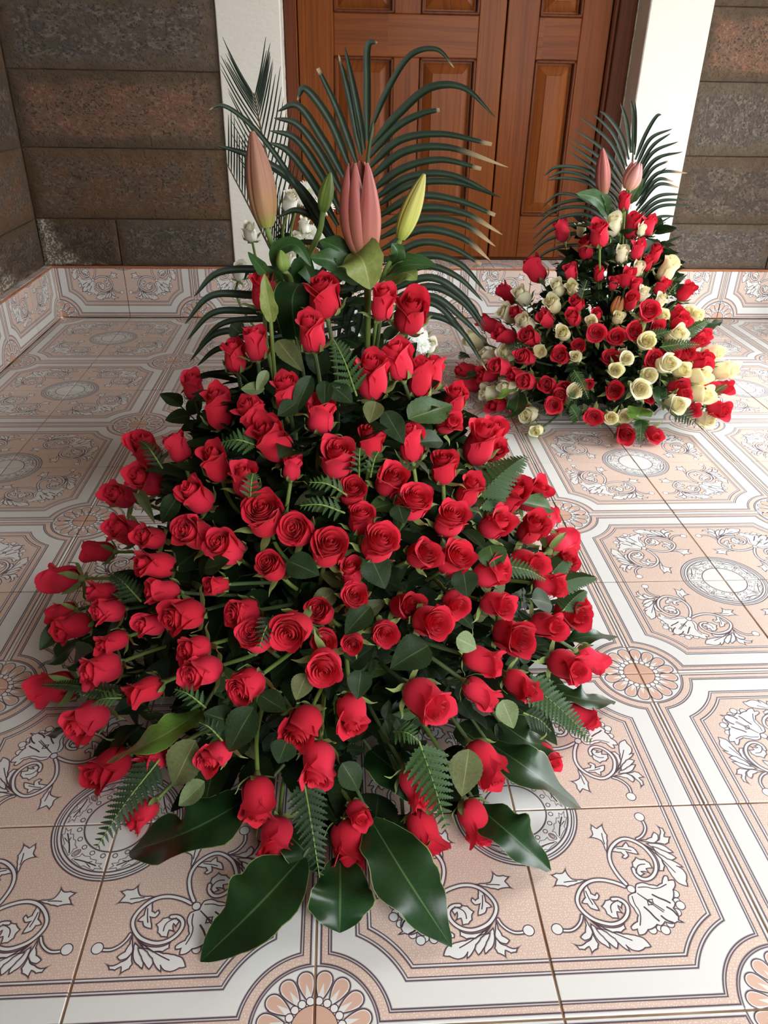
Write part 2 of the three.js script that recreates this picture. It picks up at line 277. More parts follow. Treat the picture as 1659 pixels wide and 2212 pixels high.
// pattern coordinates of a grid cell (i, j): rosettes sit on even-even corners
const cellUV = (i, j) => { const ei = ((i % 2) + 2) % 2, ej = ((j % 2) + 2) % 2; return (x, y) => { const px = x / T, qy = y / T; return [ei ? px : 1 - px, ej ? 1 - qy : qy]; }; };
const shared = {};
const tileShape = (i, j, w = T, h = T) => shared[[((i % 2) + 2) % 2, ((j % 2) + 2) % 2, w, h]] ??= tileGeo(w, h, cellUV(i, j));
{
  const floor = setting('floor', 'porch floor of peach and white patterned glazed tiles');
  put('grout', box(3.9, 0.1, 3.6, 0.72, -0.052, -1.22), groutMat, floor);
  put('screed', box(3.9, 0.1, 2.6, 0.72, -0.051, 1.88), std({ color: new THREE.Color(0.55, 0.45, 0.38), roughness: 0.6 }), floor);
  reseed(31);
  for (let j = -1; j < 10; j++) for (let i = -4; i < 8; i++) {
    const m = put('tile', tileShape(i, j), tileMats[Math.floor(rnd() * 3)], floor);
    m.rotation.x = -Math.PI / 2; m.position.set(i * T, rr(-0.0004, 0.0004), -j * T);
  }
  const bb = setting('baseboard_back', 'tiled upstand along the foot of the back wall');
  put('core', box(3.7, 0.222, 0.2, 0.65, 0.111, -3.107), groutMat, bb);
  for (let i = -4; i < 8; i++) { const m = put('tile', tileShape(i, 0, T, 0.214), tileMats[Math.floor(rnd() * 3)], bb); m.position.set(i * T, 0.003, -3.0); }
  put('edging', cbox(-1.2, 0.2165, -3.012, 2.4, 0.2245, -2.9985, 0.001), terraMat, bb);
  for (let i = 0; i < 6; i++) { const w = 0.3, m = put('ledge_tile', tileShape(i, 1, T, 0.17), tileMats[i % 3], bb); m.rotation.x = -Math.PI / 2; m.position.set(-0.17 + i * T - (i === 5 ? 0.08 : 0), 0.2262, -3.002); if (i === 5) m.visible = false; }
  const bl = setting('baseboard_left', 'tiled upstand along the foot of the left wall');
  put('core', box(0.2, 0.218, 3.6, -1.307, 0.109, -1.2), groutMat, bl);
  for (let j = 3; j < 10; j++) { const m = put('tile', tileShape(j, 0, T, 0.214), tileMats[Math.floor(rnd() * 3)], bl); m.rotation.y = Math.PI / 2; m.position.set(-1.2, 0.003, -j * T); }
  put('edging', cbox(-1.212, 0.2165, -3.0, -1.1985, 0.2245, 0.6, 0.001), terraMat, bl);
  for (let j = 3; j < 10; j++) { const m = put('ledge_tile', tileShape(j, 1, T, 0.045), tileMats[j % 3], bl); m.rotation.set(-Math.PI / 2, 0, Math.PI / 2); m.position.set(-1.2005, 0.2262, -j * T); }

  // quarry stones: a rough cushion of w x h with cement at its margins
  const stoneGeo = (w, h, seed) => {
    const g = grid(26, 14, (u, v, o) => {
      const e = Math.min(u * w, (1 - u) * w, v * h, (1 - v) * h), r = smoothstep(e, 0, 0.014);
      o.set(u * w, v * h, -0.007 + 0.008 * r + (fbm(u * w * 14, v * h * 14, seed) - 0.5) * 0.012 * r);
    });
    return g;
  };
  const courses = [[0.226, 0.415], [0.42, 0.687], [0.692, 0.962], [0.967, 1.217], [1.222, 1.49]];
  const J = 0.005;
  const wb = setting('wall_back', 'back wall of rough brown quarry stone courses');
  put('mortar', box(0.9, 2.5, 0.25, -0.85, 1.47, -3.152), mortarMat, wb);
  put('mortar', box(1.0, 2.5, 0.25, 1.99, 1.47, -3.152), mortarMat, wb);
  put('lintel', box(1.7, 0.6, 0.3, 0.54, 2.4, -3.16), paintMat, wb);
  put('masonry', box(3.9, 2.8, 0.1, 0.6, 1.3, -3.38), mortarMat, wb);
  const lay = (parent, xs, k, kinds, seed, at) => {
    for (let i = 0; i < xs.length - 1; i++) { const w = xs[i + 1] - xs[i] - J, [y0, y1] = courses[k], m = put('stone', stoneGeo(w, y1 - y0, seed + i * 7 + k * 31), STONE[kinds[i]], parent); at(m, xs[i] + J / 2, y0); }
  };
  const onBack = (m, x, y) => m.position.set(x, y, -3.008), onLeft = (m, x, y) => { m.rotation.y = Math.PI / 2; m.position.set(-1.226, y, -x); };
  lay(wb, [-1.236, -0.905, -0.417], 0, ['lime', 'grey'], 40, onBack); lay(wb, [-1.236, -0.417], 1, ['brown'], 50, onBack); lay(wb, [-1.236, -0.417], 2, ['peach'], 60, onBack); lay(wb, [-1.236, -0.417], 3, ['grey'], 70, onBack); lay(wb, [-1.236, -0.417], 4, ['dark'], 70, onBack);
  lay(wb, [1.5, 1.98, 2.4], 0, ['grey', 'dark'], 140, onBack); lay(wb, [1.5, 2.1, 2.4], 1, ['dark', 'grey'], 150, onBack); lay(wb, [1.5, 1.9, 2.4], 2, ['grey', 'brown'], 160, onBack); lay(wb, [1.5, 2.05, 2.4], 3, ['peach', 'grey'], 170, onBack); lay(wb, [1.5, 2.4], 4, ['dark'], 170, onBack);
  const wl = setting('wall_left', 'left side wall of rough brown quarry stone courses');
  put('mortar', box(0.25, 2.5, 4.6, -1.37, 1.47, -0.9), mortarMat, wl);
  for (let k = 0; k < 5; k++) { const cut = [[2.35, 2.75], [2.2, 2.9], [2.45, 2.8], [2.15, 2.7], [2.3, 2.8]][k]; lay(wl, [1.5, cut[0], 3.0], k, [['brown', 'lime'], ['grey', 'brown'], ['brown', 'dark'], ['dark', 'brown'], ['grey', 'dark']][k], 240 + k * 9, onLeft); }
  const pil = (x0, x1, name, label) => { const g = setting(name, label); put('plaster', cbox(x0, 0.226, -3.25, x1, 2.6, -3.001, 0.004), paintMat, g); return g; };
  pil(-0.417, -0.172, 'trim_1', 'white painted plaster band left of the door');
  pil(1.25, 1.502, 'trim_2', 'white painted plaster band right of the door');

  // double door of unequal leaves
  const door = setting('door_1', 'varnished brown wooden double door with raised panels');
  const ZF = -3.17, uvw = (g, s = 1.2, turn) => { const p = g.attributes.position, n = g.attributes.normal, uv = g.attributes.uv; for (let i = 0; i < p.count; i++) { const x = p.getX(i) + p.getZ(i) * 0.7, y = p.getY(i); turn ? uv.setXY(i, y * s * 1.4, x * s * 0.5) : uv.setXY(i, x * s * 1.4, y * s * 0.5); } return g; };
  const plank = (name, x0, y0, x1, y1, z0, z1, mat, par, turn, b = 0.003) => put(name, uvw(cbox(x0, y0, z0, x1, y1, z1, b), rr(1, 1.5), turn).translate(0, 0, 0), mat, par);
  const frame = (x0, x1) => { const f = plank('door_frame', x0, 0.227, x1, 2.1, ZF - 0.06, ZF + 0.03, WOODDARK, door); return f; };
  frame(-0.168, -0.128); frame(1.175, 1.246);
  plank('frame_bead', -0.134, 0.227, -0.118, 2.1, ZF - 0.03, ZF + 0.012, WOOD[1], door, false, 0.005);
  plank('frame_bead', 1.158, 0.227, 1.18, 2.1, ZF - 0.03, ZF + 0.014, WOODDARK, door, false, 0.006);
  put('putty_line', box(0.006, 1.9, 0.006, -0.1725, 1.18, ZF + 0.03), puttyMat, door); put('putty_line', box(0.006, 1.9, 0.006, 1.249, 1.18, ZF + 0.03), puttyMat, door);
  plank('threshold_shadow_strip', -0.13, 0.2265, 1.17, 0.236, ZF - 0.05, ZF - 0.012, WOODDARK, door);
  const leafDoor = (x0, x1, cols, rows, m, label) => {
    const d = new THREE.Group(); d.name = 'door_leaf'; d.userData.label = label; door.add(d);
    const y0 = 0.238, y1 = 2.08, zb = ZF - 0.045, zf = ZF;
    plank('stile', x0, y0, cols[0][0], y1, zb, zf, WOOD[m], d); plank('stile', cols[cols.length - 1][1], y0, x1, y1, zb, zf, WOOD[m], d);
    for (let i = 0; i < cols.length - 1; i++) for (const [a, b] of rows) plank('mullion', cols[i][1], a, cols[i + 1][0], b, zb, zf - 0.001, WOOD[1 - m], d);
    const ys = [y0, ...rows.flat(), y1]; for (let i = 0; i < ys.length; i += 2) plank('rail', cols[0][0], ys[i], cols[cols.length - 1][1], ys[i + 1], zb, zf - 0.0005, WOOD[m], d, true);
    for (const [a, b] of cols) for (const [c, e] of rows) {
      // raised panel: a moulding bead round a sunk margin, a slope up to the field
      for (const [q, r, s, t] of [[a, c, a + 0.012, e], [b - 0.012, c, b, e], [a, c, b, c + 0.012], [a, e - 0.012, b, e]]) plank('moulding', q, r, s, t, zf - 0.02, zf + 0.004, WOODDARK, d, false, 0.004);
      const W = b - a - 0.024, H = e - c - 0.024, f = Math.min(0.042, W * 0.28), p = [], idx = [];
      const ring = (i, z) => p.push(i, i, z, W - i, i, z, W - i, H - i, z, i, H - i, z);
      ring(0, -0.016); ring(0.006, -0.016); ring(f, -0.001); ring(f + 0.002, 0.001);
      for (let k = 0; k < 3; k++) for (let s = 0; s < 4; s++) { const n = (s + 1) % 4, A = k * 4; idx.push(A + s, A + n, A + 4 + n, A + s, A + 4 + n, A + 4 + s); }
      idx.push(12, 13, 14, 12, 14, 15);
      let g = new THREE.BufferGeometry(); g.setAttribute('position', new THREE.Float32BufferAttribute(p, 3)); g.setAttribute('uv', new THREE.Float32BufferAttribute(new Array(32).fill(0), 2)); g.setIndex(idx); g = g.toNonIndexed(); g.computeVertexNormals();
      const m2 = put('panel', uvw(g.translate(a + 0.012, c + 0.012, zf - 0.006), 1.3), WOOD[1 - m], d);
    }
  };
  reseed(55);
  leafDoor(-0.115, 0.724, [[0.028, 0.272], [0.38, 0.615]], [[0.42, 1.03], [1.18, 1.9]], 0, 'wide main leaf of the door');
  leafDoor(0.73, 1.155, [[0.86, 1.035]], [[0.42, 1.03], [1.18, 1.9]], 1, 'narrow side leaf of the door');

  const ceil = setting('ceiling', 'plain porch ceiling slab');
  put('slab', box(3.6, 0.15, 4.9, 0.25, 2.42, -0.95), std({ color: new THREE.Color(0.36, 0.31, 0.26), roughness: 0.9 }), ceil);
  const wf = setting('wall_front', 'front wall of the porch, left part');
  put('masonry', box(2.1, 2.75, 0.15, -0.45, 1.32, 1.55), mortarMat, wf);
  const wr = setting('wall_right', 'right wall of the porch, front part');
  put('masonry', box(0.15, 2.75, 2.5, 2.3, 1.32, 0.35), mortarMat, wr); put('masonry', box(0.15, 2.75, 1.05, 2.3, 1.32, -2.8), mortarMat, wr); put('beam', box(0.15, 0.35, 1.5, 2.3, 2.3, -1.6), mortarMat, wr);
  const gnd = setting('ground', 'pale yard ground beyond the porch');
  put('yard', box(60, 0.2, 60, 0, -0.3, 0), std({ color: new THREE.Color(0.3, 0.27, 0.22), roughness: 1 }), gnd);
}

// ---------------------------------------------------------------- flowers and leaves: shapes
const UP = V(0, 1, 0);
const q2 = (d) => new THREE.Quaternion().setFromUnitVectors(UP, d);
// one rose petal wrapped about +y; unit: the bloom's bulb is 1 wide
function petalGeo({ R, h, y0 = 0, span, phase, neck = 0, flare = 0, curl = 0, roll = 0, wave = 0, point = 0, seed = 1, lean = 0, nu = 10, nv = 9, tint = [1, 1, 1] }) {
  return grid(nu, nv, (u, v, o) => {
    const s = u * 2 - 1, as = Math.abs(s), n = vnoise(u * 3.2 + seed, seed * 1.7, 5) - 0.5;
    const edge = 1 - 0.26 * Math.pow(as, 2.6) + point * 0.1 * Math.max(0, 1 - as * 3) + n * 0.1 * wave, t = v * edge;
    const ang = phase + s * span * lerp(0.45, 1, smoothstep(v, 0, 0.45));
    let prof = t < 0.34 ? 0.2 + 0.8 * Math.sqrt(Math.max(0, 1 - Math.pow((0.34 - t) / 0.34, 2))) : 1 - neck * smoothstep(t, 0.36, 0.8);
    prof += flare * Math.pow(smoothstep(v, 0.62, 1), 1.6) + lean * t * 0.3;
    let r = R * prof * (1 + 0.055 * s) + roll * Math.pow(as, 5) * smoothstep(v, 0.3, 0.9) + wave * 0.05 * Math.sin(u * 9 + seed * 2.1) * smoothstep(v, 0.7, 1);
    const lip = smoothstep(v, 0.8, 1); r += curl * lip * lip * (1 - as * 0.4);
    o.set(Math.cos(ang) * r, y0 + h * t - curl * 0.75 * Math.pow(lip, 3), Math.sin(ang) * r);
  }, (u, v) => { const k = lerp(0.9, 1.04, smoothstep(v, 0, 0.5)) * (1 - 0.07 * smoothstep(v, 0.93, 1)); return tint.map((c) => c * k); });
}
// blooms: inner whorl merged, outer petals each a mesh
function bloomShape(kind, seed, nOuter) {
  reseed(seed * 97 + 13);
  const open = { b: 0, h: 0.5, o: 1 }[kind], H = { b: 1.6, h: 1.45, o: 1.2 }[kind], inner = [], N = kind === 'b' ? 10 : 19;
  let ph = rr(0, 6);
  for (let i = 0; i < N; i++) {
    const f = i / (N - 1), R = lerp(0.035, lerp(0.4, 0.43, open), Math.pow(f, 0.9));
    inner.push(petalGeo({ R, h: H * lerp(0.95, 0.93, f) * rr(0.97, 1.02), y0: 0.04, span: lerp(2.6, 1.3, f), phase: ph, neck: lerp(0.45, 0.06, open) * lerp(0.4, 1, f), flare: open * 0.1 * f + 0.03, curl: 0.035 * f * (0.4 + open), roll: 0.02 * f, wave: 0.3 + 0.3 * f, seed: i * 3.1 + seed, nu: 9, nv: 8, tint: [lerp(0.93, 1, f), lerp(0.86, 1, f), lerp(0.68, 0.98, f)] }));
    ph += 2.4 + rr(-0.25, 0.25);
  }
  const outer = [];
  for (let i = 0; i < nOuter; i++) {
    const f = i / Math.max(1, nOuter - 1);
    outer.push(petalGeo({ R: lerp(0.44, 0.5, f), h: H * lerp(1.0, 0.93, f) * rr(0.95, 1.03), span: rr(1.15, 1.4), phase: ph, neck: lerp(0.2, 0.12, open) * rr(0.7, 1.2), flare: lerp(0.2, 0.16, open) * rr(0.6, 1.25), curl: lerp(0.08, 0.08, open) * rr(0.4, 1.5), roll: rr(0.0, 0.04), wave: rr(0.6, 1.2), point: rr(0, 1), seed: seed * 5.3 + i * 2.7, nu: 12, nv: 11 }));
    ph += 2.25 + rr(-0.3, 0.3);
  }
  const top = H * lerp(0.84, 0.8, open), hr = lerp(0.3, 0.42, open);
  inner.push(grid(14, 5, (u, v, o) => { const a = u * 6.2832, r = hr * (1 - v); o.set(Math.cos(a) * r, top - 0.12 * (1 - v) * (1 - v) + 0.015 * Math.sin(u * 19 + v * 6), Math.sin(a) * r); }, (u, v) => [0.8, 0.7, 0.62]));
  return { inner: mergeGeometries(inner), outer, H };
}
const SHAPES = {}, SHAPESFAR = {};
for (const k of 'bho') { SHAPES[k] = [1, 2, 3, 4].map((s) => bloomShape(k, s + k.charCodeAt(0), 5)); SHAPESFAR[k] = [1, 2, 3].map((s) => bloomShape(k, s + 40 + k.charCodeAt(0), 3)); }
const hipGeo = new THREE.LatheGeometry([[0.001, -0.2], [0.075, -0.19], [0.12, -0.08], [0.16, 0.0], [0.15, 0.06], [0.08, 0.07]].map(([x, y]) => new THREE.Vector2(x, y)), 8);
const sepalGeo = (bend, len, seed) => grid(4, 8, (u, v, o) => {
  const s = u * 2 - 1, w = 0.13 * Math.sin(Math.PI * Math.pow(lerp(0.1, 1, v), 0.6)) * (1 - v * 0.3) + 0.004, a = bend * v * v;
  const out = 0.16 + 0.4 * Math.sin(Math.min(v * 2.1, 1) * 1.4) + a * 0.5, y = -0.01 + len * v - a * 0.75 * len + 0.03 * Math.sin(v * 7 + seed);
  o.set(out + 0.03 * s * s, y, s * w + 0.05 * bend * Math.sin(v * 3 + seed) * v);
});
const SEPALS = [sepalGeo(0.05, 0.62, 1), sepalGeo(0.55, 0.6, 2), sepalGeo(1.0, 0.55, 3), sepalGeo(0.25, 0.7, 4)];
const CALYX = [0, 1, 2].map((k) => mergeGeometries([0, 1, 2, 3, 4].map((i) => SEPALS[(i * (k + 1) + k) % 4].clone().rotateY(i * 1.2566))));
// a serrated leaf along +z, 1 long, face up
const leafGeo = (w, droop, fold, seed) => {
  const nv = 22; return grid(6, nv, (u, v, o) => {
    const s = u * 2 - 1, t = v, k = Math.pow(Math.sin(Math.PI * Math.pow(clamp(t, 0.0, 1), 0.72)), 0.85), tooth = Math.abs(s) > 0.9 ? (Math.round(t * nv) % 2 ? 0.0 : 0.055) : 0;
    const x = s * (w * 0.5 * k * (1 + tooth) + 0.004);
    o.set(x, Math.abs(x) * fold - droop * t * t + 0.025 * Math.sin(t * 9 + seed) * s * k, t);
  });
};
const LEAVES = [leafGeo(0.62, 0.14, 0.25, 1), leafGeo(0.56, 0.3, 0.35, 2), leafGeo(0.68, 0.02, 0.12, 3), leafGeo(0.6, -0.12, 0.3, 4)];
// a compound rose leaf: stalk and five leaflets along +z
const COMPOUND = [0, 1].map((k) => mergeGeometries([[0, 0.56, 0, 0.5], [0.0, 0.36, 1.15, 0.42], [0.0, 0.36, -1.15, 0.42], [0, 0.16, 1.3, 0.33], [0, 0.16, -1.3, 0.33]].map(([x, z, a, s], i) => LEAVES[(i + k) % 4].clone().scale(s, s, s).rotateY(a).rotateX(i ? 0 : 0.1).translate(x, 0, z)).concat([grid(4, 3, (u, v, o) => o.set(Math.cos(u * 6.28) * 0.012, Math.sin(u * 6.28) * 0.012, v * 0.58))])));
function aim(m, at, dir, up, size) {                       // place a +z leaf: stalk at a point, tip along dir, face towards up
  const z = dir.clone().normalize(), x = new THREE.Vector3().crossVectors(up, z); if (x.lengthSq() < 1e-4) x.set(1, 0, 0); x.normalize();
  const y = new THREE.Vector3().crossVectors(z, x); m.quaternion.setFromRotationMatrix(new THREE.Matrix4().makeBasis(x, y, z)); m.position.copy(at); m.scale.setScalar(size); return m;
}
const bloomCache = {};
function bloomOf(kind, v, mat, far) {                      // built once per shape and colour, then cloned
  const key = kind + v + mat.uuid + far;
  if (!bloomCache[key]) {
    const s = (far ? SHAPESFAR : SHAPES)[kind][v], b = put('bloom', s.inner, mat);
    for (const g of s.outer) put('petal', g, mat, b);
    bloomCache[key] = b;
  }
  return bloomCache[key].clone();
}
const calyxCache = {};
function calyxOf(k) {
  if (!calyxCache[k]) { const c = put('calyx', hipGeo, sepalMat); for (let i = 0; i < 5; i++) put('sepal', SEPALS[(i * (k + 1) + k) % 4], sepalMat, c).rotation.y = i * 1.2566 + k; calyxCache[k] = c; }
  return calyxCache[k].clone();
}
let roseSeed = 1000;
const FAR = new Set();
// head centre p, pointing along d, bulb s wide; the stem runs back to the core point c
function rose(set, color, kind, p, d, wide, label, extra = []) {
  const s = wide * { b: 0.93, h: 0.88, o: 0.84 }[kind];
  reseed(roseSeed += 17);
  const far = set !== FRONT, H = { b: 1.6, h: 1.45, o: 1.2 }[kind], D = V(...d).normalize(), P = V(...p), base = P.clone().addScaledVector(D, -s * H * 0.5);
  const name = { r: 'red_rose', c: 'cream_rose', w: 'white_rose' }[color], t = thing(name, label, 'rose', color === 'r' ? set.reds : set.whites); t.position.copy(base);
  const mats = { r: RED, c: CREAM, w: [WHITE] }[color], mat = mats[Math.floor(rnd() * mats.length)], n = far ? 3 : 4;
  const b = bloomOf(kind, Math.floor(rnd() * n), mat, far); b.quaternion.copy(q2(D)).multiply(new THREE.Quaternion().setFromAxisAngle(UP, rr(0, 6.28))); b.scale.set(s * rr(0.95, 1.05), s * rr(0.95, 1.05), s * rr(0.95, 1.05)); t.add(b);
  let c;
  if (far) { c = put('calyx', CALYX[Math.floor(rnd() * 3)], sepalMat, t); const hp = put('hip', hipGeo, sepalMat, c); } else { c = calyxOf(Math.floor(rnd() * 3)); t.add(c); }
  c.quaternion.copy(b.quaternion); c.scale.setScalar(s * 1.02);
  const core = set.core(base).sub(base), k = Math.max(0.05, core.length() * 0.35);
  const pts = [V(0, 0, 0).addScaledVector(D, -0.16 * s), D.clone().multiplyScalar(-k * 0.5), D.clone().multiplyScalar(-k).lerp(core, 0.28), core.clone().multiplyScalar(0.7).addScaledVector(D, -0.01), core];
  for (const q of pts) if (q.y + base.y < 0.012) q.y = 0.012 - base.y;
  const curve = new THREE.CatmullRomCurve3(pts);
  put('stem', tube(pts, 0.0032, 0.004, 12, 6), rnd() < 0.7 ? stemMat : stemDark, t);
  const nl = far ? 2 : 3;
  for (let i = 0; i < nl; i++) {
    const at = curve.getPoint(lerp(0.27, 0.66, (i + rnd() * 0.7) / nl)), tan = D.clone(), side = V(rr(-1, 1), rr(-0.6, 1), rr(-1, 1)).cross(tan).normalize();
    const dir = side.multiplyScalar(1).addScaledVector(tan, rr(0.0, 0.55)).normalize(), kd = rnd() < 0.82 ? (rnd() < 0.5 ? 'd' : 'k') : rnd() < 0.6 ? 'g' : 'o';
    const m = put('leaf', COMPOUND[Math.floor(rnd() * 2)], LEAF[kd], t); const size = far ? rr(0.055, 0.08) : rr(0.075, 0.11);
    if (base.y + at.y + dir.y * size < 0.02) dir.y = Math.abs(dir.y);
    aim(m, at, dir, set.out(base).lerp(UP, 0.4), size);
  }
  for (const [a, e, w, kd] of extra) {
    const A = V(...a).sub(base), E = V(...e).sub(base), L = E.clone().sub(A), m = put('leaf', LEAVES[Math.floor(rnd() * 4)], LEAF[kd], t, { o: 'olive underside of a leaf', l: 'pale grey-green leaf', g: 'mid green leaf' }[kd]);
    aim(m, A, L, camera.position.clone().sub(V(...a)).normalize().lerp(UP, 0.35), L.length()); m.scale.x = w / 0.6;
  }
  return t;
}
const setOf = (cx, cz, lo, hi, o) => ({ core: (b) => V(cx + (b.x - cx) * 0.12, clamp(b.y * 0.45, lo, hi), cz + (b.z - cz) * 0.12), out: (b) => V(b.x - cx, b.y * 0.5, b.z - cz).normalize(), cx, cz, ...o });
const FRONT = setOf(0.02, -0.72, 0.06, 0.3, { reds: 'red roses of the large front arrangement' });
const BACK = setOf(0.97, -2.1, 0.06, 0.3, { reds: 'red roses of the mixed arrangement by the wall', whites: 'cream roses of the mixed arrangement by the wall' });
const REAR = setOf(0.0, -1.55, 0.06, 0.4, { whites: 'white roses of the arrangement behind the red one' });

// soaked foam that carries the stems, and the mass of leaves packed between them
function core(cx, cz, r, h, label) {
  const t = thing('floral_foam', label, 'floral foam');
  t.position.set(cx, 0, cz);
  const tray = new THREE.LatheGeometry([[0.001, 0.002], [r * 0.9, 0.002], [r, 0.03], [r * 0.98, 0.03], [r * 0.88, 0.008]].map(([x, y]) => new THREE.Vector2(x, y)), 28);
  put('tray', tray, std({ color: new THREE.Color(0.015, 0.018, 0.016), roughness: 0.5 }), t, 'black plastic tray');
  put('foam_block', grid(24, 8, (u, v, o) => { const a = u * 6.2832, R = r * (v > 0.99 ? 0.02 : lerp(0.86, 0.62, v)) * (0.97 + 0.06 * vnoise(u * 20, v * 9, 4)); o.set(Math.cos(a) * R, 0.012 + (h - 0.012) * Math.min(1, v * 1.12), Math.sin(a) * R); }), std({ color: new THREE.Color(0.03, 0.055, 0.025), roughness: 1 }), t);
}
function filler(set, rad, count, label, seed) {
  reseed(seed); const geos = [[], []];
  for (let i = 0; i < count; i++) {
    const y = Math.pow(rnd(), 1.5) * 0.52, a = rnd() * 6.2832, R = rad(y) * Math.sqrt(rr(0.18, set === BACK ? 0.5 : y < 0.12 ? 0.86 : 0.7)), at = V(set.cx + Math.cos(a) * R, y + 0.03, set.cz + Math.sin(a) * R);
    const m = new THREE.Object3D(), out = V(Math.cos(a), rr(-0.1, 0.8), Math.sin(a)); if (at.y < 0.12) out.y = Math.abs(out.y) * 0.3;
    aim(m, at, out.add(V(rr(-0.6, 0.6), rr(-0.1, 0.3), rr(-0.6, 0.6))), UP.clone().add(V(rr(-0.7, 0.7), 0, rr(-0.7, 0.7))), rr(0.06, 0.1)); m.updateMatrix();
    geos[i % 2].push(LEAVES[i % 4].clone().applyMatrix4(m.matrix));
  }
  const g = new THREE.Group(); g.name = numbered('foliage'); g.userData = { kind: 'stuff', label }; scene.add(g);
  put('dark_leaves', mergeGeometries(geos[0]), LEAF.k, g); put('green_leaves', mergeGeometries(geos[1]), LEAF.d, g);
}
// fern frond: base, tip, width; pinnae shrink towards the tip
const pinna = grid(4, 13, (u, v, o) => { const s = u * 2 - 1, k = Math.pow(1 - v, 0.55) * (0.55 + 0.45 * smoothstep(v, 0, 0.12)), lobe = Math.abs(s) > 0.9 ? (Math.round(v * 13) % 2 ? -0.38 : 0.2) : 0; o.set(s * 0.2 * k * (1 + lobe), -0.1 * v * v + 0.02 * Math.abs(s), v); });
function fern(label, a, e, w, bend = 0.02, m = 0) {
  const A = V(...a), E = V(...e), t = thing('fern_frond', label, 'fern', FERNS), L = E.clone().sub(A), len = L.length(), see = camera.position.clone().sub(A).normalize().lerp(UP, 0.4).normalize();
  t.position.copy(A); const mid = L.clone().multiplyScalar(0.55).addScaledVector(see, bend);
  const c = new THREE.CatmullRomCurve3([V(), mid, L]); put('rachis', tube([V(), mid, L], 0.0016, 0.0006, 8, 5), stemMat, t);
  const n = Math.max(7, Math.round(len / Math.max(0.0085, w * 0.17)));
  for (let i = 1; i <= n; i++) {
    const f = i / (n + 0.6), p = c.getPoint(f), tan = c.getTangent(f), side = new THREE.Vector3().crossVectors(see, tan).normalize(), k = w * 0.5 * Math.pow(1 - f, 0.75) * smoothstep(f, -0.3, 0.12) + 0.004;
    for (const s of [1, -1]) aim(put('pinna', pinna, FERN[m], t), p, side.clone().multiplyScalar(s).addScaledVector(tan, 0.62).addScaledVector(see, rr(-0.12, 0.12)), see, k * 1.15);
  }
  return t;
}
let FERNS = 'leatherleaf fern fronds between the red roses';
// broad glossy leaf along a centre line, with a folded midrib and a waved margin
function blade(pts, w, { fold = 0.16, wave = 0.006, seed = 1, nu = 8, nv = 20, up = UP, shape = 0.8, notch = 0 } = {}) {
  const c = new THREE.CatmullRomCurve3(pts.map((p) => V(...p))), o0 = c.getPoint(0), p = V(), tan = V(), sd = V(), nm = V();
  return grid(nu, nv, (u, v, o) => {
    c.getPoint(v, p); c.getTangent(v, tan); sd.crossVectors(tan, up).normalize(); nm.crossVectors(sd, tan).normalize();
    const s = u * 2 - 1, k = Math.pow(Math.sin(Math.PI * Math.pow(lerp(0.02, 1, v), shape)), 0.8), n = (fbm(v * 6 + (s > 0 ? 9 : 0), seed, seed + 3, 2) - 0.5);
    const ww = w * 0.5 * k * (1 + n * 0.45 * Math.abs(s)) * (1 - notch * (s > 0 ? 1 : 0) * Math.max(0, 1 - Math.abs(v - 0.62) * 9)) + 0.0008;
    o.copy(p).addScaledVector(sd, s * ww).addScaledVector(nm, Math.abs(s) * ww * fold + wave * Math.sin(v * 17 + seed + (s > 0 ? 1.6 : 0)) * s * s * k).sub(o0);
  });
}
let BROADS = 'broad glossy leaves round the foot of the red arrangement';
function broadLeaf(label, pts, w, opt = {}, mat = BROAD) {
  const t = thing('broad_leaf', label, 'leaf', BROADS); t.position.set(...pts[0]);
  put('blade', blade(pts, w, opt), mat, t);
  const q = pts.map((p) => V(...p).sub(V(...pts[0]))), back = q[0].clone().sub(q[1]).multiplyScalar(0.5); back.y = Math.max(back.y, 0.0) + 0.02;
  put('leaf_stalk', tube([V(), back.clone().multiplyScalar(0.5), back], 0.0028, 0.003, 4, 6), stemDark, t);
}
// palm frond: rachis and one strap leaflet per traced line, a few with straw-dry ends
const palmMat = phys({ vertexColors: true, roughness: 0.45, specularIntensity: 0.5 });
function strap(pts, w, dry, seed) {
  const c = new THREE.CatmullRomCurve3(pts.map((p) => V(...p))), p = V(), tan = V(), sd = V(), nm = V(), see = V();
  return grid(4, 26, (u, v, o) => {
    c.getPoint(v, p); c.getTangent(v, tan); see.copy(camera.position).sub(p).normalize().lerp(V(0, 0.55, 0.8), 0.6).normalize(); sd.crossVectors(tan, see).normalize(); nm.crossVectors(sd, tan);
    const s = u * 2 - 1, k = (0.45 + 0.55 * smoothstep(v, 0, 0.2)) * (dry === 2 ? 1 - 0.6 * v * v : Math.pow(Math.max(0, 1 - Math.pow(v, 3.2)), 0.8)) * w * 0.56 + 0.0004;
    o.copy(p).addScaledVector(sd, s * k).addScaledVector(nm, Math.abs(s) * k * 0.45);
  }, (u, v) => { const d = dry ? smoothstep(v, [0, 0.9, 0.93, 0.72][dry], [0, 0.98, 0.97, 0.9][dry]) : 0, m = Math.abs(u - 0.5) < 0.1 ? 2.4 : 1, n = 0.85 + 0.3 * vnoise(v * 14, seed, 3); return [lerp(0.013 * m * n, 0.36, d), lerp(0.024 * m * n, 0.27, d), lerp(0.013 * m * n, 0.15, d)]; });
}
function palm(label, rach, r) { const t = thing('palm_frond', label, 'palm leaf'); t.position.set(...rach[0]); put('rachis', tube(rach.map((p) => V(...p).sub(t.position)), r, r * 0.35, 14, 6), std({ color: new THREE.Color(0.05, 0.075, 0.025), roughness: 0.6 }), t); return t; }
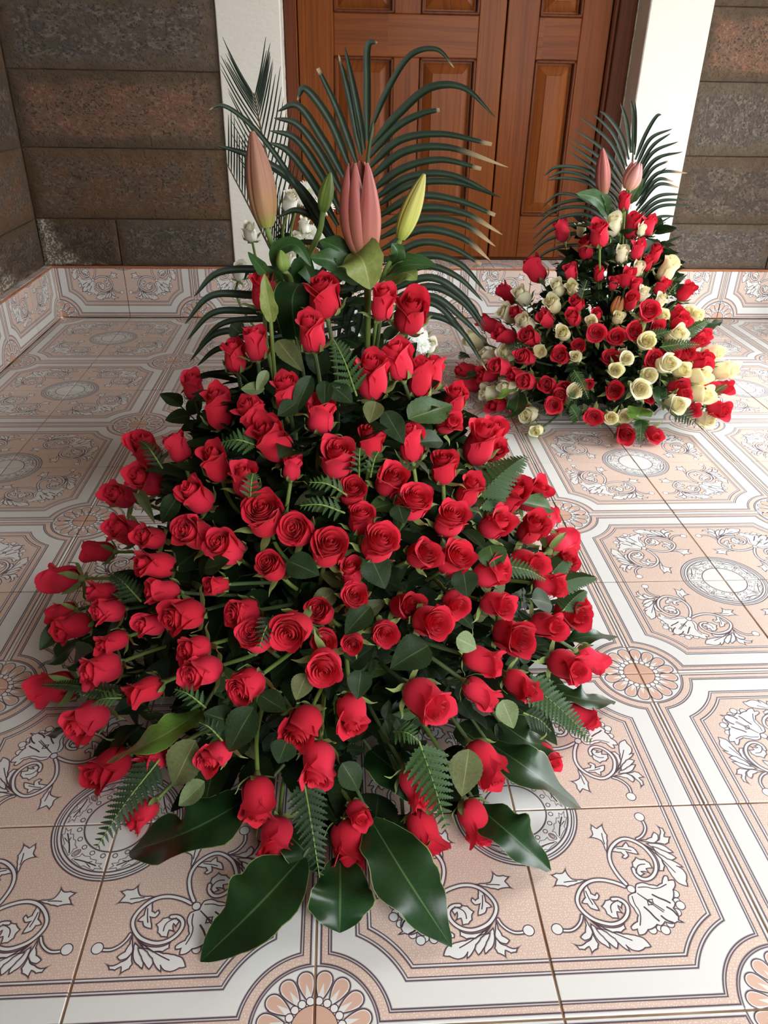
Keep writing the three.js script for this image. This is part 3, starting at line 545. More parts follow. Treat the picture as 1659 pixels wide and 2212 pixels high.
function leaflet(t, w, dry, ...pts) { const g = strap(pts, w, dry, pts[0][0] * 91 + pts[0][1] * 37); g.translate(-t.position.x, -t.position.y, -t.position.z); put('leaflet', g, palmMat, t, dry ? 'green leaflet with a straw-dry end' : undefined); }
// lily bud: six ribbed tepals closed along +y (unit long); three outer tepals are meshes of their own
const tepalGeo = (seed, open, wide, cols) => grid(16, 18, (u, v, o) => {
  const s = u * 2 - 1, rad = 0.165 * wide * Math.pow(Math.sin(Math.PI * Math.pow(lerp(0.07, 0.975, v), 0.78)), 0.8) + 0.008, a = s * 1.12 * (1 - 0.25 * v), rib = 0.012 * Math.cos(s * 3.1416 * 1.0) * Math.sin(v * 3.1), lift = open * Math.pow(v, 1.8);
  const r = rad * (1 + 0.1 * Math.cos(a * 1.5) - 0.14 * Math.pow(Math.abs(s), 3)) + rib + 0.004 * Math.sin(s * 20) * Math.sin(v * 3);
  o.set(Math.cos(a) * r + lift * 0.32, v, Math.sin(a) * r * (1 + 0.0 * seed));
}, (u, v) => { const d = Math.abs(u - 0.5), g = 1 - 0.22 * (1 - smoothstep(d, 0.02, 0.07)) - 0.26 * vnoise(u * 30, v * 2, seed); const c = v < 0.18 ? mix3(cols[0], cols[1], smoothstep(v, 0, 0.18)) : mix3(cols[1], cols[2], smoothstep(v, 0.18, 0.6)); return c.map((x) => x * g); });
const tepalMat = phys({ vertexColors: true, roughness: 0.55, sheen: 0.2, sheenRoughness: 0.5, sheenColor: new THREE.Color(1, 0.8, 0.7) });
const LILYC = { pink: [[0.3, 0.34, 0.06], [0.4, 0.23, 0.1], [0.36, 0.16, 0.1]], rose: [[0.36, 0.26, 0.1], [0.46, 0.16, 0.11], [0.44, 0.115, 0.095]], green: [[0.12, 0.22, 0.03], [0.2, 0.32, 0.05], [0.22, 0.33, 0.06]], lime: [[0.26, 0.36, 0.05], [0.48, 0.52, 0.1], [0.52, 0.5, 0.12]], amber: [[0.4, 0.42, 0.08], [0.66, 0.4, 0.1], [0.62, 0.24, 0.08]], blush: [[0.5, 0.36, 0.18], [0.7, 0.35, 0.26], [0.66, 0.27, 0.24]] };
function lily(label, base, tip, width, col, stem, open = [0, 0, 0], spin = 0) {
  const B = V(...base), E = V(...tip), t = thing('lily_bud', label, 'lily'); t.position.copy(B); const D = E.clone().sub(B), len = D.length(); D.normalize();
  const b = new THREE.Group(); b.name = 'bud'; t.add(b); b.quaternion.copy(q2(D)).multiply(new THREE.Quaternion().setFromAxisAngle(UP, spin)); b.scale.setScalar(len);
  const wide = width / len / 0.36;
  for (let i = 0; i < 3; i++) { put('inner_tepal', tepalGeo(i + 9, open[i] * 0.4, wide * 0.9, LILYC[col]), tepalMat, b).rotation.y = i * 2.0944 + 1.0472; put('tepal', tepalGeo(i + 3, open[i], wide, LILYC[col]), tepalMat, b).rotation.y = i * 2.0944; }
  const S = stem.map((p) => V(...p).sub(B)); put('stem', tube([D.clone().multiplyScalar(0.012), V(), ...S], 0.0042, 0.005, 12, 7), stemMat, t);
  return t;
}
function lilyLeaf(t, pts, w, mat = LILYLEAF, opt = {}, label) { const g = blade(pts, w, { fold: 0.3, wave: 0.002, up: V(0, 0.4, 0.9), ...opt }); g.translate(pts[0][0] - t.position.x, pts[0][1] - t.position.y, pts[0][2] - t.position.z); put('leaf', g, mat, t, label); }
// chrysanthemum: rings of strap florets round a greenish eye
function mumGeo(seed) {
  reseed(seed); const g = [];
  for (let ring = 0; ring < 5; ring++) { const n = 28 - ring * 4, L = lerp(0.5, 0.16, ring / 4), lift = lerp(0.12, 1.15, ring / 4); for (let i = 0; i < n; i++) { const a = i / n * 6.2832 + ring * 0.4, l = L * rr(0.88, 1.08), el = lift + rr(-0.1, 0.1); g.push(grid(2, 4, (u, v, o) => { const s = u * 2 - 1, w = 0.062 * Math.sin(Math.PI * lerp(0.2, 0.92, v)), r = 0.03 + l * v; o.set(r * Math.cos(el), r * Math.sin(el) * (1 - 0.3 * v) + Math.abs(s) * 0.02, s * w); }).rotateY(a)); } }
  return mergeGeometries(g);
}
const MUMS = [mumGeo(3), mumGeo(8)];
const mumMat = std({ color: new THREE.Color(0.86, 0.87, 0.8), roughness: 0.7 });
function mum(label, p, d, s) {
  const t = thing('chrysanthemum', label, 'chrysanthemum', 'white chrysanthemums behind the red arrangement'), D = V(...d).normalize(); t.position.set(...p);
  const f = put('florets', MUMS[Math.floor(rnd() * 2)], mumMat, t); f.userData.kind = 'stuff'; f.quaternion.copy(q2(D)); f.scale.setScalar(s);
  const e = put('eye', new THREE.SphereGeometry(0.09, 8, 6), std({ color: new THREE.Color(0.55, 0.6, 0.18), roughness: 0.8 }), t); e.scale.setScalar(s); e.position.copy(D).multiplyScalar(s * 0.06);
  const c = REAR.core(V(...p)).sub(V(...p)); put('stem', tube([V(), D.clone().multiplyScalar(-0.06).lerp(c, 0.15), c], 0.002, 0.003, 8, 5), stemDark, t);
}
function feather(label, rach, lean) {
  const t = thing('palm_frond', label, 'palm leaf', 'feathery palm fronds behind the red arrangement'), o = V(...rach[0]); t.position.copy(o);
  const pts = rach.map((p) => V(...p).sub(o)), c = new THREE.CatmullRomCurve3(pts); put('rachis', tube(pts, 0.005, 0.0015, 16, 6), std({ color: new THREE.Color(0.1, 0.07, 0.03), roughness: 0.7 }), t);
  reseed(lean ? 91 : 47); const N = lean ? 27 : 19;
  for (let i = 0; i < N; i++) for (const s of lean ? [1] : [1, -1]) {
    const f = lerp(0.3, 0.995, i / N), p = c.getPoint(f), tan = c.getTangent(f), side = V(tan.y, -tan.x, 0).normalize().multiplyScalar(s), L = lerp(0.24, 0.12, f) * rr(0.85, 1.1) * (lean && s < 0 ? 0.35 : 1);
    const dir = tan.clone().multiplyScalar(lean ? 0.45 : 1.0).addScaledVector(side, lean ? 0.35 : 0.55).add(V(0, lean ? 0.95 : 0.2, rr(-0.15, 0.15))).normalize(), mid = p.clone().addScaledVector(dir, L * 0.55), end = p.clone().addScaledVector(dir, L).add(V(0, rr(0, 0.02), 0));
    const g = strap([p.clone().add(o).toArray(), mid.add(o).toArray(), end.add(o).toArray()], 0.003, rnd() < 0.12 ? 1 : 0, i * 3 + s); g.translate(-o.x, -o.y, -o.z); put('leaflet', g, palmMat, t);
  }
}
function curled(pts, w) {
  const t = thing('curled_leaf', 'dark glossy leaf bent into a loop between the top red roses', 'leaf'); t.position.set(...pts[0]);
  const c = new THREE.CatmullRomCurve3(pts.map((p) => V(...p))), p = V();
  put('blade', grid(6, 30, (u, v, o) => { c.getPoint(v, p); const tan = c.getTangent(v), sd = V(1, 0.02, 0.25).normalize(), s = (u - 0.5) * w * (0.75 + 0.25 * Math.sin(v * 3.14)); o.copy(p).addScaledVector(sd, s).add(V(0, 0, -Math.abs(u - 0.5) * 0.012)).sub(t.position); }), BROAD, t);
  put('leaf_stalk', tube([V(), V(0.01, -0.08, -0.02), V(0.02, -0.3, -0.05)], 0.003, 0.003, 6, 6), stemDark, t);
}
core(0.02, -0.72, 0.17, 0.26, 'dark green foam block in a black tray deep inside the all-red arrangement');
core(0.97, -2.1, 0.17, 0.24, 'dark green foam block in a black tray inside the mixed arrangement');
core(0.0, -1.55, 0.13, 0.24, 'dark green foam block in a black tray behind the red arrangement');
filler(FRONT, (y) => lerp(0.47, 0.12, clamp((y + 0.02) / 0.6, 0, 1)), 950, 'mass of dark rose leaves packed between the red stems', 61);
filler(BACK, (y) => lerp(0.43, 0.12, clamp((y + 0.02) / 0.6, 0, 1)), 520, 'mass of dark rose leaves packed in the mixed arrangement', 62);
filler(REAR, (y) => lerp(0.3, 0.1, clamp((y + 0.02) / 0.6, 0, 1)), 260, 'mass of dark leaves packed in the white arrangement', 63);

// ---------------------------------------------------------------- the large all-red arrangement: every rose a thing of its own
rose(FRONT,'r','b',[-.077,.685,-.726],[.039,.948,.316],.0416,'slender red rose pointing up, third from left in top row, all-red arrangement');
rose(FRONT,'r','h',[.017,.700,-.640],[-.144,.961,.237],.0503,'half-open red rose pointing up, fifth from left in top row, all-red arrangement');
rose(FRONT,'r','b',[-.001,.655,-.611],[-.109,.963,.245],.0414,'slender red rose pointing up, fourth from left in top row, all-red arrangement');
rose(FRONT,'r','b',[.105,.681,-.675],[.084,.923,.375],.0384,'slender red rose pointing up, fourth from right in top row, all-red arrangement');
rose(FRONT,'r','b',[.153,.651,-.730],[.062,.843,.534],.0531,'slender red rose pointing up, second from right in top row, all-red arrangement');
rose(FRONT,'r','b',[-.123,.599,-.674],[-.101,.984,.148],.0372,'slender red rose pointing up, leftmost in top row, all-red arrangement');
rose(FRONT,'r','b',[-.086,.626,-.648],[-.057,.996,.062],.0347,'slender red rose pointing up, second from left in top row, all-red arrangement',[[[-.049,.646,-.603],[-.012,.612,-.553],.0293,'o'],[[-.065,.607,-.585],[-.081,.583,-.566],.0174,'l'],[[-.113,.629,-.691],[-.128,.642,-.696],.0257,'d']]);
rose(FRONT,'r','b',[.087,.598,-.592],[-.036,.965,.260],.0529,'slender red rose pointing up, fourth from right in second row down, all-red arrangement',[[[.091,.571,-.554],[.080,.549,-.520],.0294,'o']]);
rose(FRONT,'r','b',[.128,.608,-.626],[-.259,.961,.099],.0431,'slender red rose pointing up, third from right in top row, all-red arrangement');
rose(FRONT,'r','b',[.163,.573,-.641],[.082,.977,-.199],.0414,'slender red rose pointing up, third from right in second row down, all-red arrangement');
rose(FRONT,'r','b',[.188,.565,-.690],[.109,.977,-.186],.0372,'slender red rose pointing up, rightmost in top row, all-red arrangement');
rose(FRONT,'r','b',[-.206,.524,-.748],[-.051,.960,.277],.0348,'slender red rose pointing up, leftmost in second row down, all-red arrangement');
rose(FRONT,'r','b',[-.147,.533,-.624],[-.064,.981,.185],.0453,'slender red rose pointing up, second from left in second row down, all-red arrangement');
rose(FRONT,'r','h',[-.036,.576,-.568],[-.082,.984,.161],.0442,'half-open red rose pointing up, fourth from left in second row down, all-red arrangement',[[[-.069,.584,-.572],[-.103,.577,-.586],.0214,'l'],[[-.001,.608,-.560],[-.028,.564,-.530],.0276,'d'],[[-.023,.573,-.546],[-.049,.557,-.533],.0263,'d']]);
rose(FRONT,'r','b',[.012,.554,-.549],[.096,.993,.073],.0414,'slender red rose pointing up, fifth from left in second row down, all-red arrangement',[[[.018,.601,-.558],[.017,.572,-.527],.0237,'d'],[[.025,.599,-.553],[.057,.578,-.533],.0276,'d']]);
rose(FRONT,'r','b',[-.059,.519,-.538],[-.413,.831,.373],.0496,'slender red rose pointing up left, third from left in third row down, all-red arrangement');
rose(FRONT,'r','h',[-.086,.541,-.571],[-.446,.875,.190],.0448,'half-open red rose pointing up left, third from left in second row down, all-red arrangement');
rose(FRONT,'r','b',[-.030,.489,-.510],[.156,.983,-.098],.0279,'slender red rose pointing up, fifth from left in fourth row down, all-red arrangement');
rose(FRONT,'r','b',[.228,.514,-.700],[.063,.942,.330],.0382,'slender red rose pointing up, rightmost in second row down, all-red arrangement');
rose(FRONT,'r','b',[.209,.505,-.627],[.400,.562,.724],.0335,'slender red rose facing the viewer, second from right in second row down, all-red arrangement');
rose(FRONT,'r','h',[.083,.518,-.533],[.067,.990,.121],.0403,'half-open red rose pointing up, fifth from left in third row down, all-red arrangement',[[[.104,.557,-.552],[.130,.521,-.518],.0295,'d']]);
rose(FRONT,'r','b',[.144,.507,-.550],[-.118,.992,-.044],.0398,'slender red rose pointing up, fourth from right in third row down, all-red arrangement',[[[.139,.541,-.560],[.218,.528,-.651],.0449,'g'],[[.154,.512,-.541],[.202,.508,-.572],.0354,'d']]);
rose(FRONT,'r','h',[.035,.500,-.509],[.038,.886,.462],.0517,'half-open red rose facing the viewer, fourth from left in third row down, all-red arrangement');
rose(FRONT,'r','h',[.195,.466,-.551],[-.043,.984,.175],.0434,'half-open red rose pointing up, third from right in fourth row down, all-red arrangement');
rose(FRONT,'r','b',[.271,.453,-.666],[.158,.945,.288],.0575,'slender red rose pointing up, third from right in third row down, all-red arrangement');
rose(FRONT,'r','b',[.314,.419,-.769],[.017,.936,.352],.0450,'slender red rose pointing up, second from right in third row down, all-red arrangement');
rose(FRONT,'r','b',[.237,.424,-.554],[.264,.933,.245],.0394,'slender red rose pointing up right, second from right in fourth row down, all-red arrangement');
rose(FRONT,'r','b',[-.296,.413,-.735],[-.222,.883,.412],.0494,'slender red rose pointing up left, leftmost in third row down, all-red arrangement');
rose(FRONT,'r','h',[-.218,.459,-.640],[-.298,.932,-.208],.0383,'half-open red rose pointing up, second from left in third row down, all-red arrangement');
rose(FRONT,'r','b',[-.148,.476,-.554],[-.182,.952,.246],.0427,'slender red rose pointing up, third from left in fourth row down, all-red arrangement');
rose(FRONT,'r','b',[-.293,.373,-.698],[-.389,.683,.619],.0489,'slender red rose pointing up left, second from left in fourth row down, all-red arrangement',[[[-.303,.360,-.673],[-.262,.389,-.579],.0203,'l']]);
rose(FRONT,'r','b',[-.354,.320,-.740],[-.291,.613,.735],.0478,'slender red rose facing the viewer, leftmost in fourth row down, all-red arrangement');
rose(FRONT,'r','b',[-.178,.428,-.538],[-.413,.826,.385],.0430,'slender red rose pointing up left, leftmost in fifth row down, all-red arrangement',[[[-.203,.428,-.543],[-.238,.386,-.528],.0320,'d']]);
rose(FRONT,'r','b',[-.100,.467,-.512],[-.032,.942,.334],.0402,'slender red rose pointing up, fourth from left in fourth row down, all-red arrangement');
rose(FRONT,'r','o',[-.069,.431,-.469],[-.117,.887,.446],.0607,'open-centred red rose facing the viewer, second from left in fifth row down, all-red arrangement');
rose(FRONT,'r','o',[-.023,.420,-.448],[-.325,.644,.692],.0497,'open-centred red rose facing the viewer, fourth from right in sixth row down, all-red arrangement');
rose(FRONT,'r','b',[-.321,.315,-.628],[-.396,.648,.650],.0477,'slender red rose pointing left, second from left in sixth row down, all-red arrangement');
rose(FRONT,'r','b',[-.257,.350,-.548],[-.423,.584,.693],.0374,'slender red rose pointing left, third from left in sixth row down, all-red arrangement');
rose(FRONT,'r','b',[-.409,.208,-.732],[-.989,-.043,-.142],.0426,'slender red rose pointing left, leftmost in sixth row down, all-red arrangement');
rose(FRONT,'r','b',[-.481,.152,-.727],[-.943,-.177,-.281],.0536,'slender red rose pointing left, leftmost in seventh row down, all-red arrangement');
rose(FRONT,'r','b',[-.244,.329,-.504],[-.730,.448,.517],.0436,'slender red rose pointing left, second from left in seventh row down, all-red arrangement');
rose(FRONT,'r','h',[-.178,.388,-.496],[-.481,.644,.594],.0512,'half-open red rose pointing left, fourth from left in sixth row down, all-red arrangement');
rose(FRONT,'r','h',[-.128,.384,-.460],[-.392,.776,.494],.0481,'half-open red rose pointing up left, fifth from left in sixth row down, all-red arrangement');
rose(FRONT,'r','o',[-.060,.374,-.425],[-.358,.807,.469],.0432,'open-centred red rose facing the viewer, fourth from left in seventh row down, all-red arrangement',[[[-.036,.391,-.414],[.007,.386,-.390],.0387,'d']]);
rose(FRONT,'r','b',[-.230,.305,-.467],[-.858,.358,.369],.0373,'slender red rose pointing left, third from left in eighth row down, all-red arrangement');
rose(FRONT,'r','h',[-.142,.336,-.437],[-.756,.350,.553],.0294,'half-open red rose pointing left, third from left in seventh row down, all-red arrangement',[[[-.157,.363,-.439],[-.113,.387,-.421],.0278,'d']]);
rose(FRONT,'r','b',[-.353,.237,-.564],[-.899,.341,.275],.0349,'slender red rose pointing left, leftmost in eighth row down, all-red arrangement');
rose(FRONT,'r','h',[-.332,.234,-.515],[-.749,.308,.587],.0426,'half-open red rose pointing left, second from left in eighth row down, all-red arrangement');
rose(FRONT,'r','b',[-.417,.159,-.571],[-.689,.122,.714],.0439,'slender red rose pointing left, second from left in ninth row down, all-red arrangement');
rose(FRONT,'r','b',[-.450,.150,-.624],[-.929,-.331,-.164],.0366,'slender red rose pointing left, leftmost in ninth row down, all-red arrangement',[[[-.443,.154,-.591],[-.473,.122,-.557],.0318,'d']]);
rose(FRONT,'r','b',[-.250,.257,-.448],[-.621,.475,.624],.0348,'slender red rose pointing left, third from left in ninth row down, all-red arrangement');
rose(FRONT,'r','h',[-.191,.293,-.423],[-.625,.310,.717],.0512,'half-open red rose pointing left, fourth from left in ninth row down, all-red arrangement');
rose(FRONT,'r','o',[-.102,.311,-.403],[-.708,.324,.628],.0472,'open-centred red rose pointing left, fifth from left in ninth row down, all-red arrangement');
rose(FRONT,'r','o',[-.081,.298,-.367],[-.305,.846,.436],.0494,'open-centred red rose facing the viewer, third from left in tenth row down, all-red arrangement');
rose(FRONT,'r','o',[.056,.457,-.491],[.032,.875,.483],.0435,'open-centred red rose facing the viewer, sixth from left in fourth row down, all-red arrangement');
rose(FRONT,'r','h',[.112,.465,-.509],[.200,.773,.602],.0469,'half-open red rose facing the viewer, fourth from right in fourth row down, all-red arrangement');
rose(FRONT,'r','o',[.144,.444,-.483],[.221,.865,.450],.0541,'open-centred red rose pointing up right, fourth from left in fifth row down, all-red arrangement',[[[.120,.449,-.468],[.127,.432,-.444],.0264,'d']]);
rose(FRONT,'r','o',[.067,.429,-.461],[.080,.968,.237],.0434,'open-centred red rose pointing up, third from left in fifth row down, all-red arrangement');
rose(FRONT,'r','o',[.202,.404,-.497],[.190,.894,.405],.0526,'open-centred red rose pointing up right, fifth from left in fifth row down, all-red arrangement');
rose(FRONT,'r','o',[.021,.399,-.432],[.159,.896,.415],.0549,'open-centred red rose facing the viewer, third from right in sixth row down, all-red arrangement');
rose(FRONT,'r','o',[.091,.410,-.425],[.255,.859,.444],.0554,'open-centred red rose facing the viewer, second from right in sixth row down, all-red arrangement',[[[.078,.398,-.416],[.099,.363,-.383],.0375,'d']]);
rose(FRONT,'r','h',[.053,.364,-.422],[-.068,.974,.216],.0328,'half-open red rose pointing up, fifth from left in seventh row down, all-red arrangement');
rose(FRONT,'r','h',[.156,.376,-.449],[.376,.661,.649],.0444,'half-open red rose facing the viewer, sixth from left in seventh row down, all-red arrangement');
rose(FRONT,'r','o',[.206,.357,-.462],[.399,.769,.500],.0536,'open-centred red rose pointing up right, fourth from right in seventh row down, all-red arrangement',[[[.217,.351,-.445],[.220,.325,-.412],.0340,'d']]);
rose(FRONT,'r','o',[.057,.345,-.389],[.014,.745,.667],.0417,'open-centred red rose facing the viewer, fourth from left in eighth row down, all-red arrangement',[[[.078,.339,-.375],[.042,.319,-.346],.0386,'d']]);
rose(FRONT,'r','o',[.008,.314,-.399],[-.358,.768,.531],.0415,'open-centred red rose facing the viewer, fourth from right in ninth row down, all-red arrangement');
rose(FRONT,'r','o',[-.028,.318,-.354],[-.303,.298,.905],.0545,'open-centred red rose facing the viewer, fourth from left in tenth row down, all-red arrangement');
rose(FRONT,'r','o',[.012,.280,-.378],[-.017,.429,.903],.0401,'open-centred red rose facing the viewer, fifth from left in tenth row down, all-red arrangement');
rose(FRONT,'r','o',[.054,.287,-.362],[-.217,.350,.911],.0326,'open-centred red rose facing the viewer, sixth from left in tenth row down, all-red arrangement',[[[.064,.267,-.326],[.058,.244,-.296],.0358,'d']]);
rose(FRONT,'r','o',[.098,.296,-.371],[.060,.456,.888],.0432,'open-centred red rose facing the viewer, fourth from right in tenth row down, all-red arrangement');
rose(FRONT,'r','h',[.132,.308,-.415],[.450,.530,.719],.0424,'half-open red rose facing the viewer, fifth from left in eighth row down, all-red arrangement');
rose(FRONT,'r','o',[.162,.311,-.374],[.408,.471,.782],.0534,'open-centred red rose facing the viewer, third from right in ninth row down, all-red arrangement',[[[.160,.282,-.357],[.108,.279,-.325],.0549,'d'],[[.202,.280,-.375],[.234,.264,-.371],.0306,'l']]);
rose(FRONT,'r','o',[.204,.309,-.419],[.258,.137,.957],.0408,'open-centred red rose facing the viewer, fourth from right in eighth row down, all-red arrangement');
rose(FRONT,'r','b',[.326,.368,-.643],[.206,.855,.475],.0516,'slender red rose pointing up right, rightmost in fourth row down, all-red arrangement');
rose(FRONT,'r','b',[.396,.301,-.756],[.423,.805,.416],.0483,'slender red rose pointing up right, second from right in fifth row down, all-red arrangement');
rose(FRONT,'r','b',[.282,.368,-.545],[.400,.735,.547],.0452,'slender red rose pointing up right, fourth from right in fifth row down, all-red arrangement',[[[.264,.361,-.494],[.271,.337,-.462],.0423,'g']]);
rose(FRONT,'r','b',[.363,.311,-.623],[.198,.847,.493],.0474,'slender red rose pointing up right, third from right in fifth row down, all-red arrangement');
rose(FRONT,'r','b',[.432,.241,-.763],[.623,.053,-.781],.0372,'slender red rose pointing up right, rightmost in fifth row down, all-red arrangement',[[[.427,.285,-.735],[.353,.349,-.664],.0343,'g']]);
rose(FRONT,'r','b',[.467,.183,-.769],[.705,-.144,-.694],.0599,'slender red rose pointing up right, rightmost in sixth row down, all-red arrangement');
rose(FRONT,'r','b',[.435,.220,-.650],[.385,.772,.505],.0417,'slender red rose pointing up right, rightmost in seventh row down, all-red arrangement');
rose(FRONT,'r','b',[.339,.297,-.543],[.505,.304,.808],.0436,'slender red rose pointing right, second from right in seventh row down, all-red arrangement');
rose(FRONT,'r','b',[.269,.321,-.479],[.575,.662,.481],.0440,'slender red rose pointing right, third from right in seventh row down, all-red arrangement');
rose(FRONT,'r','h',[.387,.242,-.555],[.735,.307,.604],.0435,'half-open red rose pointing right, second from right in eighth row down, all-red arrangement',[[[.336,.268,-.480],[.387,.238,-.510],.0407,'d']]);
rose(FRONT,'r','h',[.274,.282,-.450],[.537,.343,.771],.0437,'half-open red rose pointing right, third from right in eighth row down, all-red arrangement');
rose(FRONT,'r','b',[.432,.183,-.552],[.444,.340,.829],.0476,'slender red rose pointing right, rightmost in ninth row down, all-red arrangement');
rose(FRONT,'r','b',[.368,.214,-.484],[.483,.434,.760],.0433,'slender red rose pointing right, second from right in ninth row down, all-red arrangement');
rose(FRONT,'r','b',[.458,.170,-.605],[.158,.275,.948],.0297,'slender red rose facing the viewer, rightmost in eighth row down, all-red arrangement');
rose(FRONT,'r','h',[.299,.237,-.429],[.429,.374,.822],.0553,'half-open red rose pointing right, second from right in tenth row down, all-red arrangement');
rose(FRONT,'r','b',[.246,.230,-.383],[.834,.076,.546],.0411,'slender red rose pointing right, third from right in tenth row down, all-red arrangement');
rose(FRONT,'r','b',[.239,.198,-.350],[.757,-.244,.606],.0373,'slender red rose pointing down right, third from right in eleventh row down, all-red arrangement',[[[.272,.187,-.345],[.286,.155,-.320],.0326,'l']]);
rose(FRONT,'r','b',[.309,.178,-.385],[.527,.072,.847],.0423,'slender red rose pointing down right, second from right in eleventh row down, all-red arrangement');
rose(FRONT,'r','b',[.403,.151,-.456],[.461,.332,.823],.0497,'slender red rose pointing right, rightmost in eleventh row down, all-red arrangement');
rose(FRONT,'r','b',[.485,.068,-.567],[.859,-.487,.158],.0419,'slender red rose pointing down right, rightmost in tenth row down, all-red arrangement');
rose(FRONT,'r','b',[.445,.030,-.465],[.895,.182,.407],.0433,'slender red rose pointing right, rightmost in twelfth row down, all-red arrangement');
rose(FRONT,'r','h',[.157,.209,-.326],[.562,.079,.823],.0580,'half-open red rose pointing down right, fourth from right in twelfth row down, all-red arrangement');
rose(FRONT,'r','b',[.245,.103,-.303],[.483,-.261,.836],.0477,'slender red rose pointing down right, third from right in twelfth row down, all-red arrangement',[[[.217,.147,-.290],[.207,.083,-.260],.0410,'o']]);
rose(FRONT,'r','b',[.366,.030,-.377],[.476,.036,.879],.0358,'slender red rose pointing down right, second from right in twelfth row down, all-red arrangement');
rose(FRONT,'r','b',[.142,.099,-.264],[.429,-.183,.885],.0435,'slender red rose pointing down right, third from right in bottom row, all-red arrangement');
rose(FRONT,'r','b',[.153,.038,-.238],[.373,-.412,.831],.0459,'slender red rose pointing down right, second from right in bottom row, all-red arrangement');
rose(FRONT,'r','b',[.229,.039,-.249],[.374,-.396,.839],.0480,'slender red rose pointing down right, rightmost in bottom row, all-red arrangement');
rose(FRONT,'r','o',[.014,.278,-.324],[-.042,.298,.954],.0530,'open-centred red rose facing the viewer, fourth from right in eleventh row down, all-red arrangement',[[[-.011,.265,-.324],[-.025,.245,-.294],.0267,'o']]);
rose(FRONT,'r','h',[-.018,.195,-.296],[-.287,.067,.955],.0514,'half-open red rose pointing down left, fourth from left in twelfth row down, all-red arrangement',[[[-.038,.192,-.273],[-.050,.172,-.251],.0315,'d']]);
rose(FRONT,'r','b',[.050,.206,-.303],[.062,-.246,.967],.0426,'slender red rose pointing down, fifth from left in twelfth row down, all-red arrangement');
rose(FRONT,'r','h',[.003,.153,-.265],[-.065,-.213,.975],.0511,'half-open red rose pointing down, fifth from left in bottom row, all-red arrangement',[[[.036,.166,-.254],[.063,.128,-.235],.0379,'d']]);
rose(FRONT,'r','b',[-.318,.208,-.471],[-.653,.221,.725],.0345,'slender red rose pointing left, leftmost in tenth row down, all-red arrangement',[[[-.345,.197,-.464],[-.443,.118,-.527],.0374,'d']]);
rose(FRONT,'r','h',[-.176,.254,-.394],[-.635,.320,.703],.0400,'half-open red rose pointing left, second from left in tenth row down, all-red arrangement');
rose(FRONT,'r','h',[-.160,.242,-.359],[-.607,.336,.720],.0475,'half-open red rose pointing left, fourth from left in eleventh row down, all-red arrangement');
rose(FRONT,'r','o',[-.094,.236,-.337],[-.572,.107,.814],.0493,'open-centred red rose pointing down left, fifth from left in eleventh row down, all-red arrangement',[[[-.084,.224,-.304],[-.124,.174,-.269],.0483,'d'],[[-.076,.238,-.314],[-.037,.228,-.288],.0318,'d']]);
rose(FRONT,'r','h',[-.336,.173,-.447],[-.690,.195,.697],.0516,'half-open red rose pointing left, second from left in eleventh row down, all-red arrangement');
rose(FRONT,'r','b',[-.253,.189,-.381],[-.811,.045,.584],.0381,'slender red rose pointing left, third from left in eleventh row down, all-red arrangement');
rose(FRONT,'r','b',[-.461,.045,-.550],[-.916,-.342,-.209],.0584,'slender red rose pointing left, leftmost in eleventh row down, all-red arrangement');
rose(FRONT,'r','b',[-.370,.081,-.434],[-.466,.175,.867],.0530,'slender red rose pointing down left, leftmost in twelfth row down, all-red arrangement');
rose(FRONT,'r','b',[-.328,.038,-.374],[-.530,.223,.818],.0550,'slender red rose pointing down left, leftmost in bottom row, all-red arrangement');
rose(FRONT,'r','b',[-.236,.109,-.324],[-.761,-.003,.648],.0365,'slender red rose pointing down left, second from left in twelfth row down, all-red arrangement');
rose(FRONT,'r','h',[-.142,.150,-.288],[-.464,.187,.866],.0427,'half-open red rose pointing down left, third from left in twelfth row down, all-red arrangement',[[[-.167,.172,-.297],[-.211,.090,-.282],.0490,'o'],[[-.156,.119,-.271],[-.192,.074,-.270],.0298,'l'],[[-.115,.202,-.300],[-.154,.213,-.308],.0319,'d']]);
rose(FRONT,'r','h',[-.083,.092,-.259],[.067,-.374,.925],.0508,'half-open red rose pointing down, third from left in bottom row, all-red arrangement');
rose(FRONT,'r','b',[-.260,.027,-.294],[-.636,-.216,.741],.0359,'slender red rose pointing down left, second from left in bottom row, all-red arrangement');
rose(FRONT,'r','h',[-.059,.032,-.238],[-.038,.025,.999],.0544,'half-open red rose pointing down, fourth from left in bottom row, all-red arrangement');
rose(FRONT,'r','b',[.042,.034,-.222],[.086,-.155,.984],.0503,'slender red rose pointing down, sixth from left in bottom row, all-red arrangement');
rose(FRONT,'r','b',[.058,.068,-.249],[.349,.260,.901],.0303,'slender red rose pointing down right, fourth from right in bottom row, all-red arrangement');
rose(FRONT,'r','b',[.312,.406,-.732],[.193,.715,.672],.0365,'slender red rose facing the viewer, rightmost in third row down, all-red arrangement');

